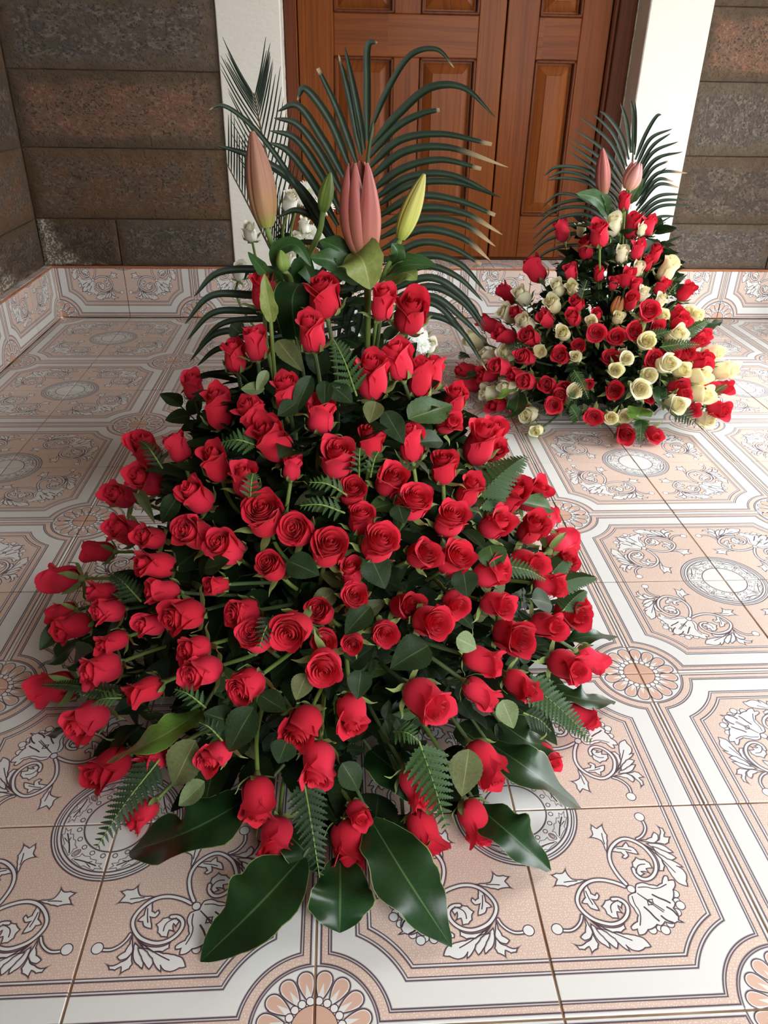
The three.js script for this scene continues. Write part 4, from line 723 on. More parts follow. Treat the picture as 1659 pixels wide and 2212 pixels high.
// ---------------------------------------------------------------- the red and cream arrangement by the wall
rose(BACK,'r','b',[.930,.642,-2.029],[-.060,.992,.107],.0383,'slender red rose pointing up, fourth from left in top row, mixed arrangement');
rose(BACK,'r','b',[.781,.532,-2.166],[-.335,.935,-.116],.0527,'slender red rose pointing up, leftmost in top row, mixed arrangement');
rose(BACK,'c','b',[.826,.544,-2.104],[-.259,.966,-.007],.0372,'slender cream rose pointing up, leftmost in top row, mixed arrangement');
rose(BACK,'r','h',[.821,.570,-1.891],[-.234,.921,.311],.0638,'half-open red rose pointing up, third from left in top row, mixed arrangement');
rose(BACK,'c','h',[.897,.575,-2.005],[-.174,.930,.322],.0550,'half-open cream rose pointing up, second from left in top row, mixed arrangement');
rose(BACK,'r','b',[.961,.572,-2.004],[-.027,.980,.197],.0547,'slender red rose pointing up, second from right in top row, mixed arrangement');
rose(BACK,'c','b',[.975,.568,-1.971],[.014,.977,.211],.0275,'slender cream rose pointing up, rightmost in top row, mixed arrangement');
rose(BACK,'r','b',[1.005,.576,-1.993],[.056,.980,.190],.0438,'slender red rose pointing up, rightmost in top row, mixed arrangement');
rose(BACK,'r','h',[.826,.500,-2.020],[-.311,.896,.317],.0560,'half-open red rose pointing up, second from left in top row, mixed arrangement');
rose(BACK,'c','b',[.919,.501,-1.950],[-.101,.950,.295],.0411,'slender cream rose pointing up, third from left in top row, mixed arrangement');
rose(BACK,'r','b',[.967,.513,-1.947],[-.006,.956,.293],.0437,'slender red rose pointing up, third from right in second row down, mixed arrangement');
rose(BACK,'r','b',[1.025,.499,-1.950],[.107,.948,.299],.0412,'slender red rose pointing up right, rightmost in second row down, mixed arrangement');
rose(BACK,'c','b',[.969,.462,-1.924],[-.013,.920,.391],.0356,'slender cream rose pointing up, second from right in top row, mixed arrangement');
rose(BACK,'r','b',[.999,.474,-1.934],[.052,.932,.360],.0357,'slender red rose pointing up, second from right in second row down, mixed arrangement');
rose(BACK,'r','b',[.698,.412,-2.129],[-.546,.806,-.230],.0620,'slender red rose pointing up left, leftmost in second row down, mixed arrangement');
rose(BACK,'r','b',[.778,.434,-1.995],[-.414,.882,.227],.0422,'slender red rose pointing up, second from left in second row down, mixed arrangement');
rose(BACK,'r','b',[.853,.440,-1.943],[-.259,.896,.361],.0359,'slender red rose pointing up, third from left in second row down, mixed arrangement');
rose(BACK,'r','b',[.934,.437,-1.907],[-.087,.895,.437],.0463,'slender red rose pointing up, fourth from left in second row down, mixed arrangement');
rose(BACK,'r','b',[.893,.421,-1.908],[-.180,.875,.449],.0329,'slender red rose pointing up, third from left in third row down, mixed arrangement');
rose(BACK,'c','b',[1.066,.458,-1.931],[.202,.913,.354],.0578,'slender cream rose pointing up right, rightmost in second row down, mixed arrangement');
rose(BACK,'r','b',[1.041,.414,-1.887],[.159,.865,.476],.0410,'slender red rose pointing up right, second from right in third row down, mixed arrangement');
rose(BACK,'r','b',[.954,.422,-1.883],[-.037,.874,.485],.0328,'slender red rose pointing up, third from right in third row down, mixed arrangement');
rose(BACK,'r','b',[1.133,.394,-1.914],[.368,.828,.422],.0472,'slender red rose pointing up right, rightmost in third row down, mixed arrangement');
rose(BACK,'c','h',[.740,.387,-1.982],[-.507,.759,.409],.0476,'half-open cream rose pointing up left, second from left in second row down, mixed arrangement');
rose(BACK,'c','h',[.777,.394,-1.943],[-.432,.763,.480],.0440,'half-open cream rose pointing up, third from left in second row down, mixed arrangement');
rose(BACK,'r','b',[.635,.306,-2.238],[-.723,.622,-.299],.0592,'slender red rose pointing up left, leftmost in third row down, mixed arrangement');
rose(BACK,'c','h',[.658,.330,-2.100],[-.701,.688,.188],.0531,'half-open cream rose pointing up left, leftmost in second row down, mixed arrangement');
rose(BACK,'c','h',[.722,.344,-1.946],[-.549,.683,.482],.0533,'half-open cream rose pointing up left, second from left in third row down, mixed arrangement');
rose(BACK,'r','h',[.783,.360,-1.898],[-.425,.704,.570],.0465,'half-open red rose facing the viewer, second from left in third row down, mixed arrangement');
rose(BACK,'c','b',[.978,.396,-1.874],[.008,.841,.540],.0355,'slender cream rose pointing up right, fourth from left in second row down, mixed arrangement');
rose(BACK,'r','b',[.936,.380,-1.850],[-.078,.812,.578],.0461,'slender red rose pointing up, fourth from left in third row down, mixed arrangement');
rose(BACK,'c','b',[1.030,.380,-1.852],[.139,.809,.571],.0381,'slender cream rose pointing up right, second from right in second row down, mixed arrangement');
rose(BACK,'c','h',[.610,.274,-2.075],[-.784,.572,.242],.0595,'half-open cream rose pointing up left, leftmost in third row down, mixed arrangement');
rose(BACK,'r','b',[.631,.289,-2.023],[-.775,.606,.176],.0466,'slender red rose pointing up left, leftmost in fourth row down, mixed arrangement');
rose(BACK,'c','h',[.645,.280,-1.962],[-.690,.563,.455],.0572,'half-open cream rose pointing up left, second from left in fourth row down, mixed arrangement');
rose(BACK,'r','b',[.696,.303,-1.917],[-.636,.644,.425],.0477,'slender red rose pointing up left, second from left in fourth row down, mixed arrangement');
rose(BACK,'r','b',[.768,.324,-1.867],[-.473,.692,.545],.0467,'slender red rose facing the viewer, third from left in fourth row down, mixed arrangement');
rose(BACK,'c','o',[.817,.321,-1.831],[-.348,.519,.781],.0401,'open-centred cream rose facing the viewer, fourth from left in fourth row down, mixed arrangement');
rose(BACK,'r','b',[.838,.335,-1.858],[-.321,.731,.603],.0328,'slender red rose facing the viewer, fourth from left in fourth row down, mixed arrangement');
rose(BACK,'c','b',[.897,.333,-1.831],[-.182,.725,.665],.0353,'slender cream rose facing the viewer, third from left in third row down, mixed arrangement');
rose(BACK,'r','o',[.938,.385,-1.708],[-.147,.573,.806],.0621,'open-centred red rose facing the viewer, third from right in fourth row down, mixed arrangement');
rose(BACK,'c','h',[1.027,.339,-1.816],[.044,.672,.739],.0427,'half-open cream rose facing the viewer, fourth from left in third row down, mixed arrangement');
rose(BACK,'r','b',[1.088,.338,-1.849],[.260,.735,.626],.0463,'slender red rose pointing up right, second from right in fourth row down, mixed arrangement');
rose(BACK,'c','h',[1.124,.338,-1.869],[.223,.696,.683],.0462,'half-open cream rose pointing up right, second from right in third row down, mixed arrangement');
rose(BACK,'c','h',[1.140,.333,-1.837],[.296,.673,.678],.0465,'half-open cream rose pointing up right, rightmost in third row down, mixed arrangement');
rose(BACK,'r','b',[1.085,.329,-1.803],[.292,.697,.655],.0490,'slender red rose pointing up right, rightmost in fourth row down, mixed arrangement');
rose(BACK,'r','b',[.563,.217,-2.157],[-.889,.441,-.125],.0586,'slender red rose pointing up left, leftmost in fifth row down, mixed arrangement');
rose(BACK,'c','h',[.516,.164,-2.146],[-.939,.343,-.028],.0620,'half-open cream rose pointing left, leftmost in fourth row down, mixed arrangement');
rose(BACK,'r','b',[.586,.230,-1.990],[-.849,.471,.242],.0612,'slender red rose pointing up left, second from left in fifth row down, mixed arrangement');
rose(BACK,'r','h',[.645,.253,-1.890],[-.667,.495,.557],.0620,'half-open red rose facing the viewer, third from left in fifth row down, mixed arrangement');
rose(BACK,'c','h',[.738,.280,-1.846],[-.505,.549,.666],.0463,'half-open cream rose facing the viewer, third from left in fourth row down, mixed arrangement');
rose(BACK,'r','o',[.820,.298,-1.777],[-.332,.480,.812],.0620,'open-centred red rose facing the viewer, fourth from left in fifth row down, mixed arrangement');
rose(BACK,'r','o',[.883,.285,-1.777],[-.268,.473,.839],.0594,'open-centred red rose facing the viewer, fourth from left in sixth row down, mixed arrangement');
rose(BACK,'r','o',[.943,.301,-1.795],[-.203,.502,.841],.0620,'open-centred red rose facing the viewer, third from right in fifth row down, mixed arrangement');
rose(BACK,'r','h',[1.006,.312,-1.789],[.003,.617,.787],.0482,'half-open red rose facing the viewer, second from right in fifth row down, mixed arrangement');
rose(BACK,'c','o',[.964,.284,-1.742],[-.165,.471,.867],.0593,'open-centred cream rose facing the viewer, second from right in fourth row down, mixed arrangement');
rose(BACK,'c','h',[1.063,.297,-1.771],[.129,.587,.799],.0570,'half-open cream rose facing the viewer, rightmost in fourth row down, mixed arrangement');
rose(BACK,'r','b',[1.178,.278,-1.824],[.485,.591,.645],.0414,'slender red rose pointing up right, rightmost in fifth row down, mixed arrangement');
rose(BACK,'r','b',[1.151,.267,-1.796],[.423,.567,.707],.0410,'slender red rose pointing right, rightmost in sixth row down, mixed arrangement');
rose(BACK,'c','b',[.541,.160,-1.999],[-.921,.324,.216],.0444,'slender cream rose pointing left, leftmost in fifth row down, mixed arrangement');
rose(BACK,'c','h',[.584,.189,-1.931],[-.768,.393,.505],.0575,'half-open cream rose pointing left, second from left in fifth row down, mixed arrangement');
rose(BACK,'c','o',[.672,.223,-1.838],[-.498,.404,.767],.0438,'open-centred cream rose facing the viewer, third from left in fifth row down, mixed arrangement');
rose(BACK,'r','h',[.630,.198,-1.862],[-.675,.400,.620],.0591,'half-open red rose facing the viewer, leftmost in sixth row down, mixed arrangement');
rose(BACK,'r','o',[.778,.251,-1.806],[-.389,.435,.812],.0486,'open-centred red rose facing the viewer, third from left in sixth row down, mixed arrangement');
rose(BACK,'r','h',[.725,.224,-1.793],[-.505,.440,.742],.0575,'half-open red rose facing the viewer, second from left in sixth row down, mixed arrangement');
rose(BACK,'c','h',[.761,.232,-1.762],[-.438,.446,.781],.0399,'half-open cream rose facing the viewer, fourth from left in fifth row down, mixed arrangement');
rose(BACK,'r','o',[.868,.229,-1.761],[-.289,.410,.865],.0564,'open-centred red rose facing the viewer, fourth from left in seventh row down, mixed arrangement');
rose(BACK,'c','o',[.900,.242,-1.714],[-.240,.412,.879],.0450,'open-centred cream rose facing the viewer, second from left in sixth row down, mixed arrangement');
rose(BACK,'c','b',[.905,.242,-1.769],[-.175,.530,.830],.0269,'slender cream rose facing the viewer, second from right in fifth row down, mixed arrangement');
rose(BACK,'c','o',[.867,.212,-1.696],[-.274,.377,.885],.0506,'open-centred cream rose facing the viewer, leftmost in sixth row down, mixed arrangement');
rose(BACK,'r','o',[.994,.229,-1.743],[-.153,.417,.896],.0619,'open-centred red rose facing the viewer, third from right in seventh row down, mixed arrangement');
rose(BACK,'r','h',[1.050,.240,-1.759],[.065,.491,.869],.0565,'half-open red rose facing the viewer, third from right in sixth row down, mixed arrangement');
rose(BACK,'r','h',[1.099,.244,-1.756],[.175,.494,.852],.0512,'half-open red rose facing the viewer, second from right in sixth row down, mixed arrangement');
rose(BACK,'c','h',[1.023,.231,-1.702],[.045,.449,.893],.0620,'half-open cream rose facing the viewer, fourth from left in sixth row down, mixed arrangement');
rose(BACK,'c','b',[1.205,.228,-1.794],[.530,.476,.702],.0551,'slender cream rose pointing right, rightmost in fifth row down, mixed arrangement');
rose(BACK,'r','b',[1.161,.220,-1.779],[.415,.471,.778],.0463,'slender red rose pointing right, second from right in seventh row down, mixed arrangement');
rose(BACK,'r','b',[1.156,.206,-1.746],[.421,.425,.801],.0517,'slender red rose pointing right, rightmost in seventh row down, mixed arrangement');
rose(BACK,'c','b',[1.258,.175,-1.790],[.637,.356,.684],.0586,'slender cream rose pointing right, rightmost in sixth row down, mixed arrangement');
rose(BACK,'r','b',[.490,.066,-2.101],[-.991,.137,-.002],.0591,'slender red rose pointing left, leftmost in seventh row down, mixed arrangement');
rose(BACK,'r','h',[.552,.164,-1.867],[-.788,.321,.526],.0620,'half-open red rose pointing left, third from left in seventh row down, mixed arrangement');
rose(BACK,'r','b',[.531,.107,-1.953],[-.926,.217,.311],.0500,'slender red rose pointing left, second from left in seventh row down, mixed arrangement');
rose(BACK,'r','b',[.604,.142,-1.846],[-.790,.286,.543],.0480,'slender red rose pointing left, second from left in eighth row down, mixed arrangement');
rose(BACK,'r','h',[.626,.140,-1.800],[-.657,.294,.694],.0588,'half-open red rose facing the viewer, third from left in eighth row down, mixed arrangement');
rose(BACK,'r','h',[.688,.142,-1.766],[-.555,.302,.775],.0549,'half-open red rose facing the viewer, fourth from left in eighth row down, mixed arrangement');
rose(BACK,'c','b',[.584,.101,-1.852],[-.824,.204,.529],.0513,'slender cream rose pointing left, second from left in seventh row down, mixed arrangement');
rose(BACK,'c','b',[.533,.059,-1.908],[-.908,.123,.400],.0527,'slender cream rose pointing left, leftmost in seventh row down, mixed arrangement');
rose(BACK,'r','b',[.490,.036,-2.042],[-.990,.079,.119],.0552,'slender red rose pointing left, leftmost in eighth row down, mixed arrangement');
rose(BACK,'c','o',[.969,.195,-1.698],[-.174,.370,.913],.0534,'open-centred cream rose facing the viewer, third from left in sixth row down, mixed arrangement');
rose(BACK,'c','h',[1.080,.204,-1.717],[.132,.415,.900],.0509,'half-open cream rose facing the viewer, second from right in sixth row down, mixed arrangement');
rose(BACK,'c','b',[1.136,.190,-1.710],[.396,.377,.837],.0570,'slender cream rose pointing right, second from right in seventh row down, mixed arrangement');
rose(BACK,'r','h',[.799,.161,-1.715],[-.369,.330,.869],.0397,'half-open red rose facing the viewer, second from right in eighth row down, mixed arrangement');
rose(BACK,'r','o',[.871,.151,-1.686],[-.275,.322,.906],.0591,'open-centred red rose facing the viewer, third from left in ninth row down, mixed arrangement');
rose(BACK,'c','o',[.754,.146,-1.700],[-.385,.311,.869],.0485,'open-centred cream rose facing the viewer, third from left in seventh row down, mixed arrangement');
rose(BACK,'c','o',[.900,.200,-1.573],[-.200,.332,.922],.0660,'open-centred cream rose facing the viewer, fourth from left in seventh row down, mixed arrangement');
rose(BACK,'r','b',[.739,.134,-1.754],[-.521,.288,.804],.0462,'slender red rose facing the viewer, third from right in eighth row down, mixed arrangement');
rose(BACK,'r','h',[.724,.117,-1.731],[-.491,.261,.831],.0517,'half-open red rose facing the viewer, second from left in ninth row down, mixed arrangement');
rose(BACK,'r','o',[.700,.096,-1.711],[-.437,.269,.858],.0607,'open-centred red rose facing the viewer, leftmost in ninth row down, mixed arrangement');
rose(BACK,'r','b',[.613,.056,-1.803],[-.759,.120,.640],.0508,'slender red rose pointing left, second from left in bottom row, mixed arrangement');
rose(BACK,'c','h',[.637,.043,-1.761],[-.625,.149,.766],.0560,'half-open cream rose facing the viewer, leftmost in bottom row, mixed arrangement');
rose(BACK,'r','b',[.554,.035,-1.864],[-.867,.077,.493],.0492,'slender red rose pointing left, leftmost in bottom row, mixed arrangement');
rose(BACK,'c','h',[.645,.027,-1.674],[-.551,.135,.824],.0403,'half-open cream rose facing the viewer, second from left in bottom row, mixed arrangement');
rose(BACK,'r','h',[1.076,.151,-1.706],[.101,.334,.937],.0565,'half-open red rose facing the viewer, rightmost in eighth row down, mixed arrangement');
rose(BACK,'c','b',[1.145,.136,-1.695],[.396,.269,.878],.0598,'slender cream rose pointing right, rightmost in seventh row down, mixed arrangement');
rose(BACK,'r','h',[1.082,.146,-1.669],[.144,.303,.942],.0426,'half-open red rose facing the viewer, third from right in ninth row down, mixed arrangement');
rose(BACK,'r','b',[1.179,.142,-1.729],[.452,.297,.841],.0464,'slender red rose pointing right, second from right in ninth row down, mixed arrangement');
rose(BACK,'r','b',[1.240,.134,-1.751],[.590,.271,.761],.0471,'slender red rose pointing right, rightmost in ninth row down, mixed arrangement');
rose(BACK,'r','h',[1.200,.099,-1.661],[.399,.206,.894],.0620,'half-open red rose pointing right, rightmost in bottom row, mixed arrangement');
rose(BACK,'c','h',[1.048,.126,-1.640],[.090,.260,.961],.0620,'half-open cream rose facing the viewer, second from right in bottom row, mixed arrangement');
rose(BACK,'r','h',[1.112,.094,-1.674],[.174,.231,.957],.0485,'half-open red rose facing the viewer, second from right in bottom row, mixed arrangement');
rose(BACK,'c','h',[1.170,.063,-1.671],[.295,.172,.940],.0521,'half-open cream rose pointing right, rightmost in bottom row, mixed arrangement');
rose(BACK,'r','o',[.810,.082,-1.653],[-.326,.255,.910],.0620,'open-centred red rose facing the viewer, third from left in bottom row, mixed arrangement');
rose(BACK,'c','o',[.859,.082,-1.645],[-.281,.257,.925],.0453,'open-centred cream rose facing the viewer, third from left in bottom row, mixed arrangement');
rose(BACK,'c','o',[.910,.073,-1.673],[-.245,.261,.934],.0509,'open-centred cream rose facing the viewer, fourth from left in bottom row, mixed arrangement');
rose(BACK,'r','h',[.903,.039,-1.624],[-.176,.128,.976],.0597,'half-open red rose facing the viewer, fourth from left in bottom row, mixed arrangement');
rose(BACK,'r','b',[.997,.030,-1.635],[.063,.054,.997],.0487,'slender red rose facing the viewer, third from right in bottom row, mixed arrangement');
rose(BACK,'r','b',[.978,.130,-1.680],[.006,.273,.962],.0349,'slender red rose facing the viewer, fourth from left in ninth row down, mixed arrangement');

// ---------------------------------------------------------------- the white arrangement, mostly hidden
rose(REAR,'w','h',[-.074,.713,-1.467],[.251,.836,.488],.0420,'white rose bud standing above the others beside the brown door frame, behind the red arrangement');
rose(REAR,'w','b',[-.181,.629,-1.541],[-.079,.853,.516],.0370,'pale white rose leaning left before the white band, under the tall bronze lily bud');
rose(REAR,'w','b',[-.059,.629,-1.449],[.178,.918,.354],.0290,'small white rose bud just below the tall white one, behind the red arrangement');
rose(REAR,'w','b',[-.080,.580,-1.448],[-.111,.856,.504],.0337,'white rose low behind the stem of the green lily bud');
rose(REAR,'w','b',[-.042,.659,-1.459],[.181,.983,-.030],.0260,'slim white rosebud among the chrysanthemums behind the red arrangement');
rose(REAR,'w','b',[-.215,.531,-1.545],[.227,.818,.528],.0355,'white rose half hidden by dark leaves left of the lily stems');
rose(REAR,'w','b',[-.055,.716,-1.497],[.265,.964,-.002],.0286,'slim white rosebud just right of the tall white rose');
rose(REAR,'w','h',[.260,.368,-1.553],[-.309,.841,.444],.0376,'white rose seen through the palm leaflets right of the red top roses');
rose(REAR,'w','h',[.288,.330,-1.562],[.153,.817,.556],.0356,'lower of two white roses seen right of the topmost red roses');
reseed(777);
mum('white chrysanthemum topmost, right of the white rose and before the brown door',[-.029,.734,-1.480],[.100,.450,.850],0.05);
mum('white chrysanthemum in the gap beside the small green lily bud',[.006,.700,-1.480],[.300,.450,.850],0.05);
mum('white chrysanthemum left of the grey lily stem, above the smaller ones',[-.027,.637,-1.480],[.100,.450,.850],0.045);
mum('white chrysanthemum just right of the grey lily stem, half hidden by palm leaflets',[-.007,.620,-1.480],[.100,.450,.850],0.045);
mum('large white chrysanthemum just above the curled leaf and the top red rose',[-.018,.549,-1.480],[.100,.450,.850],0.055);
mum('white chrysanthemum tucked close behind the tallest white rose',[-.043,.720,-1.480],[.100,.450,.850],0.04);
mum('small white chrysanthemum low between lily stems, left of the large one',[-.068,.520,-1.480],[.100,.450,.850],0.04);
mum('white chrysanthemum seen through palm leaflets right of the top red roses',[.240,.390,-1.480],[.300,.450,.850],0.05);
mum('lower white chrysanthemum right of the top red roses',[.256,.359,-1.480],[.300,.450,.850],0.045);
mum('white chrysanthemum glimpsed between palm leaflets left of the right-hand lily stem',[.071,.390,-1.480],[.300,.450,.850],0.05);

// ---------------------------------------------------------------- ferns, broad leaves, lilies and palms
fern('dark fern frond rising between the top red roses',[.063,.579,-.556],[.032,.658,-.566],.0459,.015,0);
fern('small fern frond left of the leaning red rose pair',[-.077,.514,-.526],[-.132,.517,-.535],.0399,.015,0);
fern('dark fern tip lying over the leftmost upper red rose',[-.245,.428,-.631],[-.290,.450,-.690],.0300,.015,1);
fern('small upright fern tip in front of a half-hidden red rose',[-.090,.450,-.478],[-.083,.495,-.480],.0261,.015,0);
fern('fern frond pointing left beside two open red roses, lower of two',[.044,.445,-.452],[-.017,.467,-.436],.0283,.015,0);
fern('fern frond pointing left beside two open red roses, upper of two',[.047,.465,-.468],[-.004,.493,-.455],.0284,.015,0);
fern('small upright fern tip under the flared red rose',[.065,.484,-.487],[.066,.529,-.487],.0221,.015,0);
fern('small upright fern tip right of the flared red rose',[.081,.484,-.486],[.092,.523,-.487],.0222,.015,0);
fern('large pale-lit fern frond at the right shoulder of the red arrangement',[.248,.417,-.543],[.360,.411,-.701],.0726,.015,0);
fern('fern frond under the large right-hand fern, by a red rose',[.250,.404,-.530],[.339,.372,-.695],.0532,.015,0);
fern('fern frond pointing right above an open red rose on the right',[.286,.327,-.489],[.365,.280,-.516],.0335,.015,0);
fern('fern tip reaching out over the tiles at the right edge, above the others',[.391,.244,-.549],[.508,.179,-.663],.0488,.015,0);
fern('short fern tip between the red roses of the right edge',[.390,.255,-.567],[.479,.196,-.721],.0414,.015,0);
fern('short fern beside the rightmost red roses',[.404,.210,-.524],[.477,.178,-.625],.0401,.015,0);
fern('drooping dark fern over the lowest right-hand red rose',[.314,.189,-.382],[.437,.055,-.383],.0606,.015,0);
fern('long bright fern hanging down right of the centre at the front',[.144,.174,-.282],[.183,.055,-.230],.0717,.015,0);
fern('short bright fern just right of a pale olive leaf, front centre',[.108,.190,-.286],[.141,.195,-.263],.0318,.015,0);
fern('dark fern hanging down between the lowest front roses',[-.017,.142,-.252],[.005,.056,-.160],.0537,.015,1);
fern('wide dark fern spreading over the tile medallion at left',[-.226,.121,-.311],[-.302,.054,-.218],.0546,.015,1);
fern('fern tip between the left-hand red roses',[-.263,.286,-.468],[-.326,.291,-.538],.0357,.015,1);
fern('small pale fern tip above the bright broad leaf',[-.153,.208,-.322],[-.195,.234,-.333],.0271,.015,0);
fern('narrow fern lying over the leftmost low red rose',[-.289,.177,-.385],[-.461,.090,-.509],.0291,.015,1);
fern('yellowish fern tip over a red rose at lower left',[-.289,.174,-.382],[-.340,.148,-.397],.0235,.015,0);
fern('fern frond between the open roses of the middle left',[-.057,.325,-.376],[-.074,.305,-.332],.0292,.015,1);
fern('dark fern behind the bright broad leaf',[-.129,.177,-.290],[-.158,.210,-.293],.0255,.015,1);
fern('dark fern above the large right-hand glossy leaf',[.308,.154,-.351],[.357,.109,-.356],.0351,.015,1);
FERNS='fern fronds between the roses of the mixed arrangement';
fern('small fern hanging between a cream and a red rose, mixed arrangement',[.755,.196,-1.742],[.780,.142,-1.641],.0364,.01,0);
fern('fern tip under the yellow-centred cream rose, mixed arrangement',[.737,.092,-1.699],[.744,.158,-1.664],.0338,.01,0);
fern('pale jagged fern spreading left near the front foot, mixed arrangement',[.771,.056,-1.673],[.731,.115,-1.651],.0564,.01,0);
fern('dark fern right of the open cream rose, mixed arrangement',[.966,.287,-1.753],[1.031,.321,-1.735],.0503,.01,0);
fern('long fern right of the bronze lily bud, lower of two, mixed arrangement',[1.009,.269,-1.742],[1.129,.278,-1.735],.0478,.01,0);
fern('fern at the upper right edge of the mixed arrangement',[1.083,.293,-1.780],[1.197,.326,-1.842],.0574,.01,0);
fern('fern tip at the far left edge of the mixed arrangement',[.503,.091,-2.212],[.464,.094,-2.153],.0401,.01,1);
fern('pale fern pointing at the camera between the lowest two red roses',[.950,.078,-1.637],[.916,.045,-1.532],.0415,.01,0);
fern('feathery dark fern at the right foot of the mixed arrangement',[1.052,.108,-1.655],[1.109,.071,-1.616],.0703,.01,1);
fern('upright fern beside the right-hand cream roses',[1.038,.382,-1.844],[1.071,.434,-1.853],.0369,.01,0);
fern('dark fern between the upper red roses, mixed arrangement',[.791,.371,-1.885],[.798,.437,-1.877],.0486,.01,1);
fern('dark fern on the left flank of the mixed arrangement',[.628,.215,-1.863],[.567,.226,-1.898],.0444,.01,1);
fern('fern tip among the rightmost roses of the mixed arrangement',[1.177,.120,-1.701],[1.232,.160,-1.714],.0430,.01,0);
broadLeaf('long glossy dark leaf reaching farthest towards the lower left on the tiles',[[-.020,.030,-.211],[-.073,.045,-.132],[-.145,.006,-.084]],.0990,{seed:3,shape:.9},BROAD);
broadLeaf('short glossy dark leaf with a rippled edge, middle of the three at the front',[[.032,.030,-.209],[.032,.035,-.143],[.031,.006,-.114]],.0796,{seed:5,shape:1.0,wave:.008},BROAD);
broadLeaf('long glossy dark leaf reaching towards the lower right of the front',[[.076,.050,-.253],[.122,.050,-.156],[.175,.006,-.089]],.0834,{seed:8,shape:.85},BROAD);
broadLeaf('very glossy wide dark leaf lying left of the front roses',[[-.091,.050,-.305],[-.169,.070,-.232],[-.269,.012,-.241]],.0962,{seed:11,shape:1.1,notch:.5,wave:.01},BROAD);
broadLeaf('bright yellow-green leaf over the red roses at lower left',[[-.173,.150,-.377],[-.216,.170,-.308],[-.308,.100,-.327]],.0520,{seed:14,shape:.8},BROADLIGHT);
broadLeaf('dark pointed leaf under the lowest right-hand red rose',[[.235,.040,-.279],[.272,.050,-.222],[.330,.006,-.192]],.0736,{seed:17,shape:.9},BROAD);
broadLeaf('large dark leaf with a pale fold at right, over a red bud',[[.261,.080,-.368],[.308,.100,-.293],[.400,.012,-.291]],.0850,{seed:21,shape:1.15,notch:.3},BROAD);
broadLeaf('dark pointed leaf on the tiles at right, below the fern',[[.393,.050,-.509],[.448,.060,-.474],[.527,.008,-.519]],.0522,{seed:25},BROAD);
broadLeaf('small dark leaf reaching right beside the rightmost roses',[[.456,.050,-.639],[.503,.060,-.639],[.591,.008,-.698]],.0404,{seed:28},BROAD);
broadLeaf('dark leaf in shadow behind the large folded right-hand leaf',[[.295,.060,-.426],[.332,.060,-.384],[.378,.030,-.401]],.0814,{seed:31},BROAD);
broadLeaf('dark leaf at the far left edge of the red arrangement',[[-.446,.070,-.651],[-.468,.070,-.600],[-.511,.040,-.609]],.0412,{seed:34},BROAD);
broadLeaf('small dark leaf at the lower left beside the tile corner',[[-.403,.030,-.502],[-.423,.030,-.466],[-.462,.006,-.475]],.0261,{seed:37},BROAD);
broadLeaf('dark leaf under the bright yellow-green one',[[-.150,.100,-.402],[-.174,.110,-.423],[-.188,.100,-.418]],.0437,{seed:39},BROAD);
broadLeaf('dark leaf in shadow behind the lowest right-centre roses',[[.125,.030,-.275],[.128,.040,-.236],[.120,.020,-.213]],.0728,{seed:41},BROAD);
broadLeaf('dark leaf deep in shadow between the front centre roses',[[.080,.070,-.365],[.120,.070,-.318],[.158,.030,-.299]],.0835,{seed:46},BROAD);
broadLeaf('dark leaf in shadow under the lowest centre rose',[[-.051,.030,-.258],[-.023,.035,-.223],[.009,.010,-.203]],.0587,{seed:43},BROAD);
BROADS='broad leaves round the foot of the mixed arrangement';
broadLeaf('dark drooping leaf at the left foot of the mixed arrangement',[[.615,.090,-1.843],[.571,.080,-1.693],[.520,.020,-1.743]],.0626,{seed:20},BROAD);
broadLeaf('green leaf over the left foot of the mixed arrangement, beside a cream bud',[[.592,.120,-1.785],[.530,.120,-1.726],[.490,.080,-1.769]],.0371,{seed:15},BROADLIGHT);
broadLeaf('broad mid-green leaf right of two cream roses, front of the mixed arrangement',[[.960,.100,-1.676],[.935,.090,-1.628],[.970,.050,-1.657]],.0755,{seed:35},BROADLIGHT);
broadLeaf('dark leaf standing beside the large cream rose, mixed arrangement',[[1.025,.150,-1.722],[.998,.140,-1.633],[1.044,.090,-1.644]],.0499,{seed:25},BROAD);
broadLeaf('dark leaf at the upper right edge of the mixed arrangement',[[1.317,.200,-2.111],[1.408,.200,-2.224],[1.515,.170,-2.390]],.0406,{seed:20},BROAD);
broadLeaf('dark leaf at the far left edge of the mixed arrangement',[[.521,.100,-2.013],[.468,.090,-1.973],[.449,.050,-2.107]],.0406,{seed:40},BROAD);
broadLeaf('low dark leaf under the leftmost roses of the mixed arrangement',[[.431,.050,-1.805],[.421,.050,-1.845],[.420,.010,-1.987]],.0361,{seed:0},BROAD);
const bigPalm = palm('tall dark palm frond fanned behind the lily buds of the red arrangement',[[.089,.554,-.830],[.086,.682,-.830],[.082,.792,-.830],[.088,.873,-.830],[.095,.915,-.830]],.0065);
leaflet(bigPalm,.0100,1,[.086,.890,-.830],[.085,.962,-.830],[.088,1.018,-.830],[.100,1.020,-.830]);
leaflet(bigPalm,.0101,0,[.081,.878,-.830],[.068,.946,-.830],[.052,1.014,-.829]);
leaflet(bigPalm,.0101,1,[.076,.870,-.830],[.060,.943,-.830],[.043,1.004,-.829]);
leaflet(bigPalm,.0101,2,[.069,.859,-.830],[.041,.930,-.829],[.012,.986,-.826]);
leaflet(bigPalm,.0109,1,[.062,.843,-.830],[.026,.921,-.828],[-.010,.959,-.824],[-.019,.944,-.823]);
leaflet(bigPalm,.0110,0,[.056,.825,-.829],[.016,.892,-.827],[-.021,.937,-.822],[-.049,.929,-.818]);
leaflet(bigPalm,.0111,0,[.051,.804,-.829],[.012,.873,-.826],[-.022,.912,-.822],[-.055,.920,-.817]);
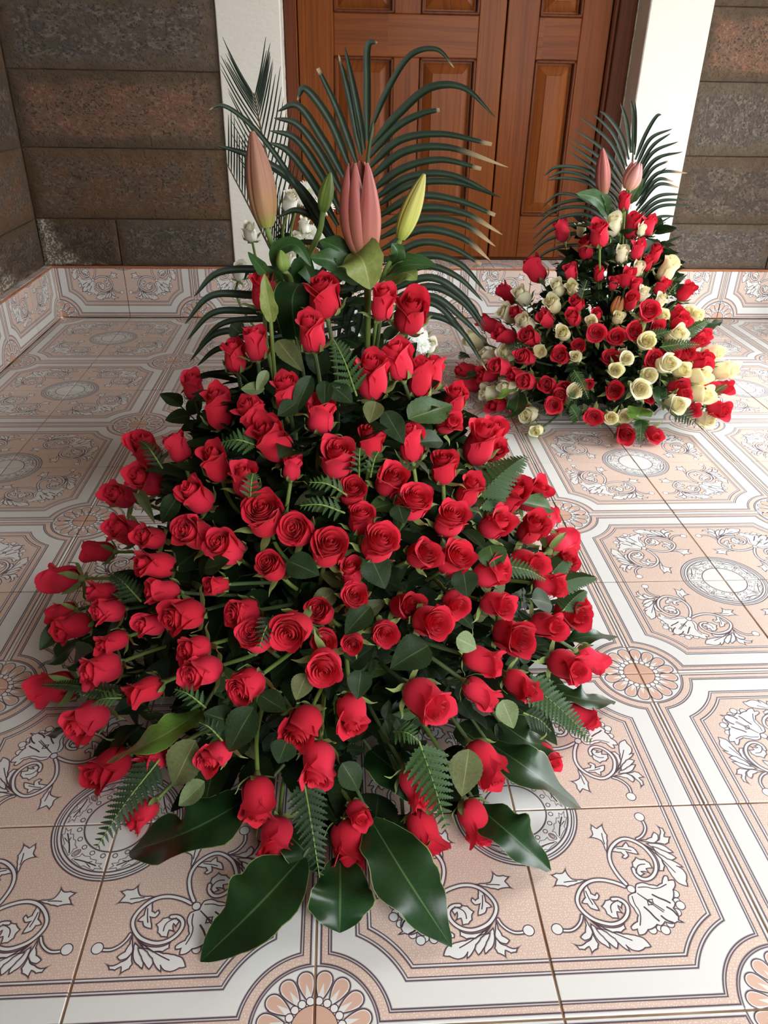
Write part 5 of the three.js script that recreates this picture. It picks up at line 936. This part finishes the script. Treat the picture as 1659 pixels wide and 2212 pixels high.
leaflet(bigPalm,.0112,0,[.044,.785,-.829],[.011,.846,-.826],[-.026,.893,-.822],[-.062,.903,-.815]);
leaflet(bigPalm,.0113,0,[.039,.765,-.829],[-.004,.836,-.825],[-.038,.876,-.820],[-.065,.887,-.815]);
leaflet(bigPalm,.0113,0,[.033,.746,-.828],[-.012,.813,-.824],[-.053,.850,-.818],[-.090,.863,-.810]);
leaflet(bigPalm,.0121,0,[.025,.742,-.828],[-.025,.826,-.822],[-.080,.863,-.812],[-.144,.885,-.795]);
leaflet(bigPalm,.0068,1,[.009,.757,-.826],[-.039,.846,-.820],[-.090,.911,-.809],[-.128,.936,-.798],[-.146,.931,-.793]);
leaflet(bigPalm,.0099,0,[.042,.724,-.829],[.009,.771,-.826],[-.027,.789,-.822],[-.057,.779,-.818]);
leaflet(bigPalm,.0100,0,[.046,.698,-.829],[.008,.735,-.826],[-.029,.743,-.822]);
leaflet(bigPalm,.0116,0,[.061,.682,-.830],[-.061,.696,-.818],[-.156,.696,-.796],[-.195,.662,-.785]);
leaflet(bigPalm,.0117,0,[.065,.663,-.830],[-.093,.657,-.812],[-.170,.660,-.793],[-.214,.618,-.780]);
leaflet(bigPalm,.0110,0,[.065,.644,-.830],[-.095,.631,-.812],[-.169,.632,-.794],[-.214,.590,-.781]);
leaflet(bigPalm,.0111,0,[.065,.620,-.830],[-.097,.599,-.812],[-.169,.596,-.795],[-.213,.554,-.783]);
leaflet(bigPalm,.0104,0,[.065,.604,-.830],[-.098,.572,-.812],[-.167,.570,-.796],[-.203,.544,-.786]);
leaflet(bigPalm,.0105,0,[.065,.588,-.830],[-.133,.529,-.806],[-.202,.523,-.787],[-.234,.498,-.778]);
leaflet(bigPalm,.0096,0,[.065,.612,-.830],[-.096,.617,-.812],[-.156,.613,-.798],[-.196,.580,-.787]);
leaflet(bigPalm,.0078,1,[.088,.898,-.830],[.114,.956,-.829],[.151,1.006,-.827],[.188,1.012,-.823],[.213,.990,-.819]);
leaflet(bigPalm,.0108,0,[.091,.883,-.830],[.134,.928,-.829],[.180,.963,-.824],[.228,.964,-.817],[.277,.927,-.806]);
leaflet(bigPalm,.0108,2,[.089,.867,-.830],[.130,.909,-.829],[.171,.929,-.825],[.195,.934,-.822]);
leaflet(bigPalm,.0109,2,[.089,.852,-.830],[.134,.890,-.829],[.197,.901,-.822],[.276,.889,-.807]);
leaflet(bigPalm,.0110,3,[.089,.835,-.830],[.141,.874,-.828],[.205,.883,-.821],[.303,.858,-.801]);
leaflet(bigPalm,.0111,2,[.093,.818,-.830],[.142,.851,-.828],[.199,.865,-.822],[.263,.854,-.811]);
leaflet(bigPalm,.0104,0,[.097,.805,-.830],[.150,.838,-.828],[.214,.844,-.820],[.297,.813,-.804]);
leaflet(bigPalm,.0097,0,[.100,.794,-.830],[.157,.828,-.827],[.226,.833,-.818],[.295,.814,-.804]);
leaflet(bigPalm,.0112,2,[.103,.778,-.830],[.165,.811,-.826],[.231,.806,-.818],[.290,.787,-.806]);
leaflet(bigPalm,.0113,3,[.107,.762,-.830],[.173,.793,-.826],[.240,.788,-.817],[.304,.758,-.803]);
leaflet(bigPalm,.0114,3,[.108,.746,-.830],[.174,.776,-.826],[.241,.771,-.817],[.295,.739,-.806]);
leaflet(bigPalm,.0115,3,[.111,.728,-.830],[.175,.760,-.826],[.242,.749,-.817],[.289,.716,-.808]);
leaflet(bigPalm,.0108,2,[.114,.709,-.830],[.175,.740,-.826],[.225,.734,-.820],[.275,.709,-.811]);
leaflet(bigPalm,.0109,0,[.115,.692,-.830],[.184,.720,-.825],[.238,.709,-.818],[.286,.665,-.809]);
leaflet(bigPalm,.0101,0,[.117,.675,-.830],[.185,.703,-.825],[.239,.686,-.818],[.282,.649,-.810]);
leaflet(bigPalm,.0110,0,[.118,.658,-.830],[.193,.684,-.824],[.249,.655,-.817],[.291,.606,-.809]);
leaflet(bigPalm,.0111,0,[.118,.640,-.830],[.194,.669,-.824],[.250,.644,-.817],[.291,.594,-.810]);
leaflet(bigPalm,.0103,0,[.117,.624,-.830],[.195,.653,-.824],[.252,.616,-.817],[.295,.576,-.809]);
leaflet(bigPalm,.0096,1,[.113,.610,-.830],[.195,.642,-.824],[.253,.592,-.817],[.299,.527,-.809]);
leaflet(bigPalm,.0104,0,[.109,.600,-.830],[.188,.621,-.825],[.236,.607,-.819],[.279,.560,-.812]);
leaflet(bigPalm,.0086,0,[.069,.651,-.830],[.049,.636,-.829],[.041,.604,-.829],[.036,.571,-.829]);
leaflet(bigPalm,.0087,0,[.065,.636,-.830],[.055,.612,-.829],[.049,.579,-.829]);
leaflet(bigPalm,.0087,0,[.077,.636,-.830],[.073,.604,-.830],[.065,.571,-.830]);
leaflet(bigPalm,.0084,0,[.031,.713,-.828],[.007,.683,-.826],[.014,.644,-.827]);
const wallPalm = palm('smaller dark palm frond fanned behind the mixed red and cream arrangement',[[1.020,.379,-2.160],[.996,.531,-2.160],[.985,.646,-2.160],[.980,.742,-2.160],[.974,.809,-2.160]],.006);
leaflet(wallPalm,.0103,0,[.969,.769,-2.160],[.938,.861,-2.160],[.912,.909,-2.160]);
leaflet(wallPalm,.0103,0,[.975,.769,-2.160],[.959,.874,-2.160],[.942,.919,-2.160]);
leaflet(wallPalm,.0103,0,[.982,.763,-2.160],[.967,.861,-2.160],[.957,.914,-2.160]);
leaflet(wallPalm,.0103,0,[.967,.749,-2.160],[.927,.822,-2.160],[.874,.873,-2.160],[.850,.885,-2.160]);
leaflet(wallPalm,.0104,0,[.964,.729,-2.160],[.905,.821,-2.160],[.826,.881,-2.160]);
leaflet(wallPalm,.0104,0,[.961,.715,-2.160],[.902,.795,-2.160],[.787,.871,-2.160]);
leaflet(wallPalm,.0105,0,[.958,.694,-2.160],[.891,.768,-2.160],[.777,.835,-2.160]);
leaflet(wallPalm,.0105,0,[.957,.676,-2.160],[.880,.748,-2.160],[.766,.810,-2.160]);
leaflet(wallPalm,.0105,0,[.955,.659,-2.160],[.867,.734,-2.160],[.766,.793,-2.160]);
leaflet(wallPalm,.0106,0,[.954,.645,-2.160],[.870,.711,-2.160],[.765,.773,-2.160]);
leaflet(wallPalm,.0106,0,[.955,.617,-2.160],[.840,.714,-2.160],[.733,.723,-2.160],[.699,.698,-2.160]);
leaflet(wallPalm,.0107,0,[.954,.603,-2.160],[.843,.693,-2.160],[.758,.710,-2.160],[.710,.690,-2.160]);
leaflet(wallPalm,.0107,0,[.952,.589,-2.160],[.861,.672,-2.160],[.767,.692,-2.160],[.708,.685,-2.160]);
leaflet(wallPalm,.0107,0,[.957,.560,-2.160],[.853,.623,-2.160],[.763,.615,-2.160],[.691,.572,-2.160]);
leaflet(wallPalm,.0108,0,[.960,.542,-2.160],[.857,.602,-2.160],[.750,.594,-2.160],[.680,.536,-2.160]);
leaflet(wallPalm,.0108,0,[.963,.523,-2.160],[.860,.581,-2.160],[.754,.565,-2.160],[.681,.499,-2.160]);
leaflet(wallPalm,.0109,0,[.966,.504,-2.160],[.849,.551,-2.160],[.750,.536,-2.160],[.687,.477,-2.160]);
leaflet(wallPalm,.0109,0,[.969,.486,-2.160],[.837,.522,-2.160],[.731,.499,-2.160],[.674,.446,-2.160]);
leaflet(wallPalm,.0094,0,[.965,.463,-2.160],[.827,.485,-2.160],[.736,.462,-2.160],[.679,.408,-2.160]);
leaflet(wallPalm,.0092,0,[.939,.574,-2.160],[.821,.637,-2.160],[.751,.643,-2.160],[.703,.601,-2.160]);
leaflet(wallPalm,.0104,0,[.988,.749,-2.160],[1.008,.823,-2.160],[1.035,.875,-2.160],[1.047,.878,-2.160]);
leaflet(wallPalm,.0104,0,[.994,.729,-2.160],[1.026,.810,-2.160],[1.090,.839,-2.160]);
leaflet(wallPalm,.0104,0,[.998,.708,-2.160],[1.037,.790,-2.160],[1.087,.826,-2.160]);
leaflet(wallPalm,.0105,0,[1.001,.691,-2.160],[1.041,.770,-2.160],[1.117,.803,-2.160]);
leaflet(wallPalm,.0105,0,[1.005,.674,-2.160],[1.052,.750,-2.160],[1.138,.774,-2.160]);
leaflet(wallPalm,.0120,0,[1.004,.660,-2.160],[1.046,.743,-2.160],[1.098,.771,-2.160]);
leaflet(wallPalm,.0106,2,[1.010,.643,-2.160],[1.050,.723,-2.160],[1.094,.746,-2.160]);
leaflet(wallPalm,.0106,3,[1.013,.629,-2.160],[1.068,.709,-2.160],[1.167,.712,-2.160]);
leaflet(wallPalm,.0106,3,[1.016,.611,-2.160],[1.072,.691,-2.160],[1.126,.686,-2.160]);
leaflet(wallPalm,.0107,3,[1.019,.596,-2.160],[1.075,.675,-2.160],[1.150,.668,-2.160]);
leaflet(wallPalm,.0107,0,[1.021,.582,-2.160],[1.082,.640,-2.160],[1.170,.648,-2.160]);
leaflet(wallPalm,.0107,0,[1.024,.567,-2.160],[1.085,.623,-2.160],[1.177,.631,-2.160]);
leaflet(wallPalm,.0108,0,[1.028,.548,-2.160],[1.088,.607,-2.160],[1.196,.615,-2.160]);
leaflet(wallPalm,.0093,0,[1.040,.531,-2.160],[1.095,.575,-2.160],[1.172,.579,-2.160]);
leaflet(wallPalm,.0093,0,[1.044,.509,-2.160],[1.116,.546,-2.160],[1.182,.532,-2.160]);
leaflet(wallPalm,.0092,0,[.978,.574,-2.160],[.945,.631,-2.160],[.892,.673,-2.160]);
leaflet(wallPalm,.0107,0,[1.027,.604,-2.160],[1.049,.688,-2.160],[1.095,.727,-2.160]);
feather('feathery fine-leaved palm frond leaning left before the white band',[[-.089,.262,-1.720],[-.119,.476,-1.720],[-.175,.611,-1.720],[-.252,.773,-1.720]],1);
feather('feathery fine-leaved palm frond standing upright beside the brown door frame',[[-.089,.262,-1.720],[-.104,.526,-1.720],[-.132,.716,-1.720],[-.159,.868,-1.720],[-.168,.930,-1.720]],0);
{ let k;
k = lily('tall closed bronze-pink lily bud at left, before the white band',[-.068,.778,-.740],[-.081,.907,-.740],.0404,'pink',[[-.059,.744,-.740],[-.046,.686,-.750],[-.044,.577,-.760]],[0,0,0],0.5);
lilyLeaf(k,[[-.044,.687,-.750],[-.052,.745,-.720],[-.023,.759,-.700],[-.001,.731,-.690]],.024);
lilyLeaf(k,[[-.041,.671,-.750],[-.074,.717,-.720],[-.094,.749,-.700]],.02);
k = lily('fat pink lily bud splitting open at the centre of the arrangement top',[.079,.742,-.700],[.066,.872,-.700],.0539,'rose',[[.084,.710,-.710],[.085,.648,-.730],[.084,.560,-.740]],[.34,.2,.5],1.2);
lilyLeaf(k,[[.061,.750,-.700],[.075,.745,-.660],[.086,.705,-.660]],.062,LILYPALE,{fold:.3,shape:.8,up:V(0,.3,1)},'broad pale green drooping leaf');
lilyLeaf(k,[[.070,.710,-.710],[.042,.751,-.710],[.011,.762,-.720]],.034);
lilyLeaf(k,[[.070,.703,-.710],[.032,.736,-.700],[-.003,.742,-.700]],.034);
k = lily('small slim green lily bud left of the fat pink one',[.017,.799,-.750],[.029,.853,-.750],.0216,'green',[[.011,.770,-.750],[-.009,.727,-.760],[-.029,.669,-.760],[-.036,.577,-.760]],[0,0,0],0.8);
lilyLeaf(k,[[-.024,.681,-.740],[-.014,.725,-.720],[.003,.696,-.710]],.03);
k = lily('yellow-green lily bud leaning right, right of the fat pink one',[.133,.764,-.730],[.166,.855,-.730],.0281,'lime',[[.125,.744,-.730],[.106,.699,-.730],[.096,.584,-.740]],[0,0,0],0.3);
lilyLeaf(k,[[.121,.725,-.730],[.128,.748,-.710],[.120,.761,-.710]],.024,LILYLEAF);
lilyLeaf(k,[[.104,.697,-.730],[.136,.730,-.700],[.185,.734,-.690]],.046,LILYLEAF,{up:V(.2,.8,.5)});
lilyLeaf(k,[[.110,.706,-.730],[.143,.720,-.700],[.157,.712,-.690]],.03,LILYPALE);
k = lily('tiny green lily bud hanging among the leaves above the curled leaf',[-.042,.722,-.700],[-.046,.752,-.700],.0208,'green',[[-.037,.715,-.710],[-.034,.691,-.730],[-.037,.584,-.740]],[0,0,0],0);
k = lily('closed pink lily bud at the top of the mixed arrangement',[.867,.656,-2.050],[.842,.790,-2.050],.0448,'rose',[[.879,.618,-2.050],[.913,.519,-2.060],[.976,.331,-2.100]],[0,0,0],0.4);
lilyLeaf(k,[[.898,.591,-2.050],[.842,.648,-2.030],[.771,.665,-2.020]],.05,LILYLEAF);
lilyLeaf(k,[[.901,.577,-2.050],[.879,.634,-2.040],[.854,.662,-2.030]],.02,LILYLEAF);
k = lily('lily bud opening pink and amber at the top right of the mixed arrangement',[.935,.675,-2.040],[.961,.751,-2.040],.0517,'blush',[[.939,.633,-2.050],[.954,.519,-2.060],[.992,.331,-2.100]],[.9,.5,.1],2.2);
lilyLeaf(k,[[.951,.633,-2.050],[.962,.668,-2.040],[.980,.708,-2.040]],.03,LILYLEAF);
k = lily('small orange lily bud split in two amid the mixed arrangement',[.896,.334,-1.860],[.904,.392,-1.860],.0347,'amber',[[.900,.299,-1.880],[.914,.233,-1.950]],[.5,.3,.6],1);
k = lily('bronze lily bud pointing up right over an open red rose, mixed arrangement',[.955,.314,-1.830],[.993,.367,-1.830],.0345,'pink',[[.955,.294,-1.850],[.963,.217,-1.950]],[0,0,0],1);
}
curled([[-.028,.616,-.700],[-.030,.666,-.665],[-.028,.696,-.655],[-.020,.709,-.670],[-.010,.696,-.710],[-.008,.660,-.740],[-.010,.604,-.750]],.062);
{ const t=thing('narrow_leaf','narrow pale leaf standing in front of the dark red rose at upper left','leaf'); t.position.set(...[-.061,.666,-.640]); lilyLeaf(t,[[-.059,.662,-.640],[-.063,.694,-.635],[-.066,.731,-.640]],.022,LILYPALE); put('stem',tube([V(0,0,0),V(.0,-.1,-.02),V(.01,-.3,-.08)],.003,.003,6,6),stemMat,t); }

renderer.render(scene, camera);
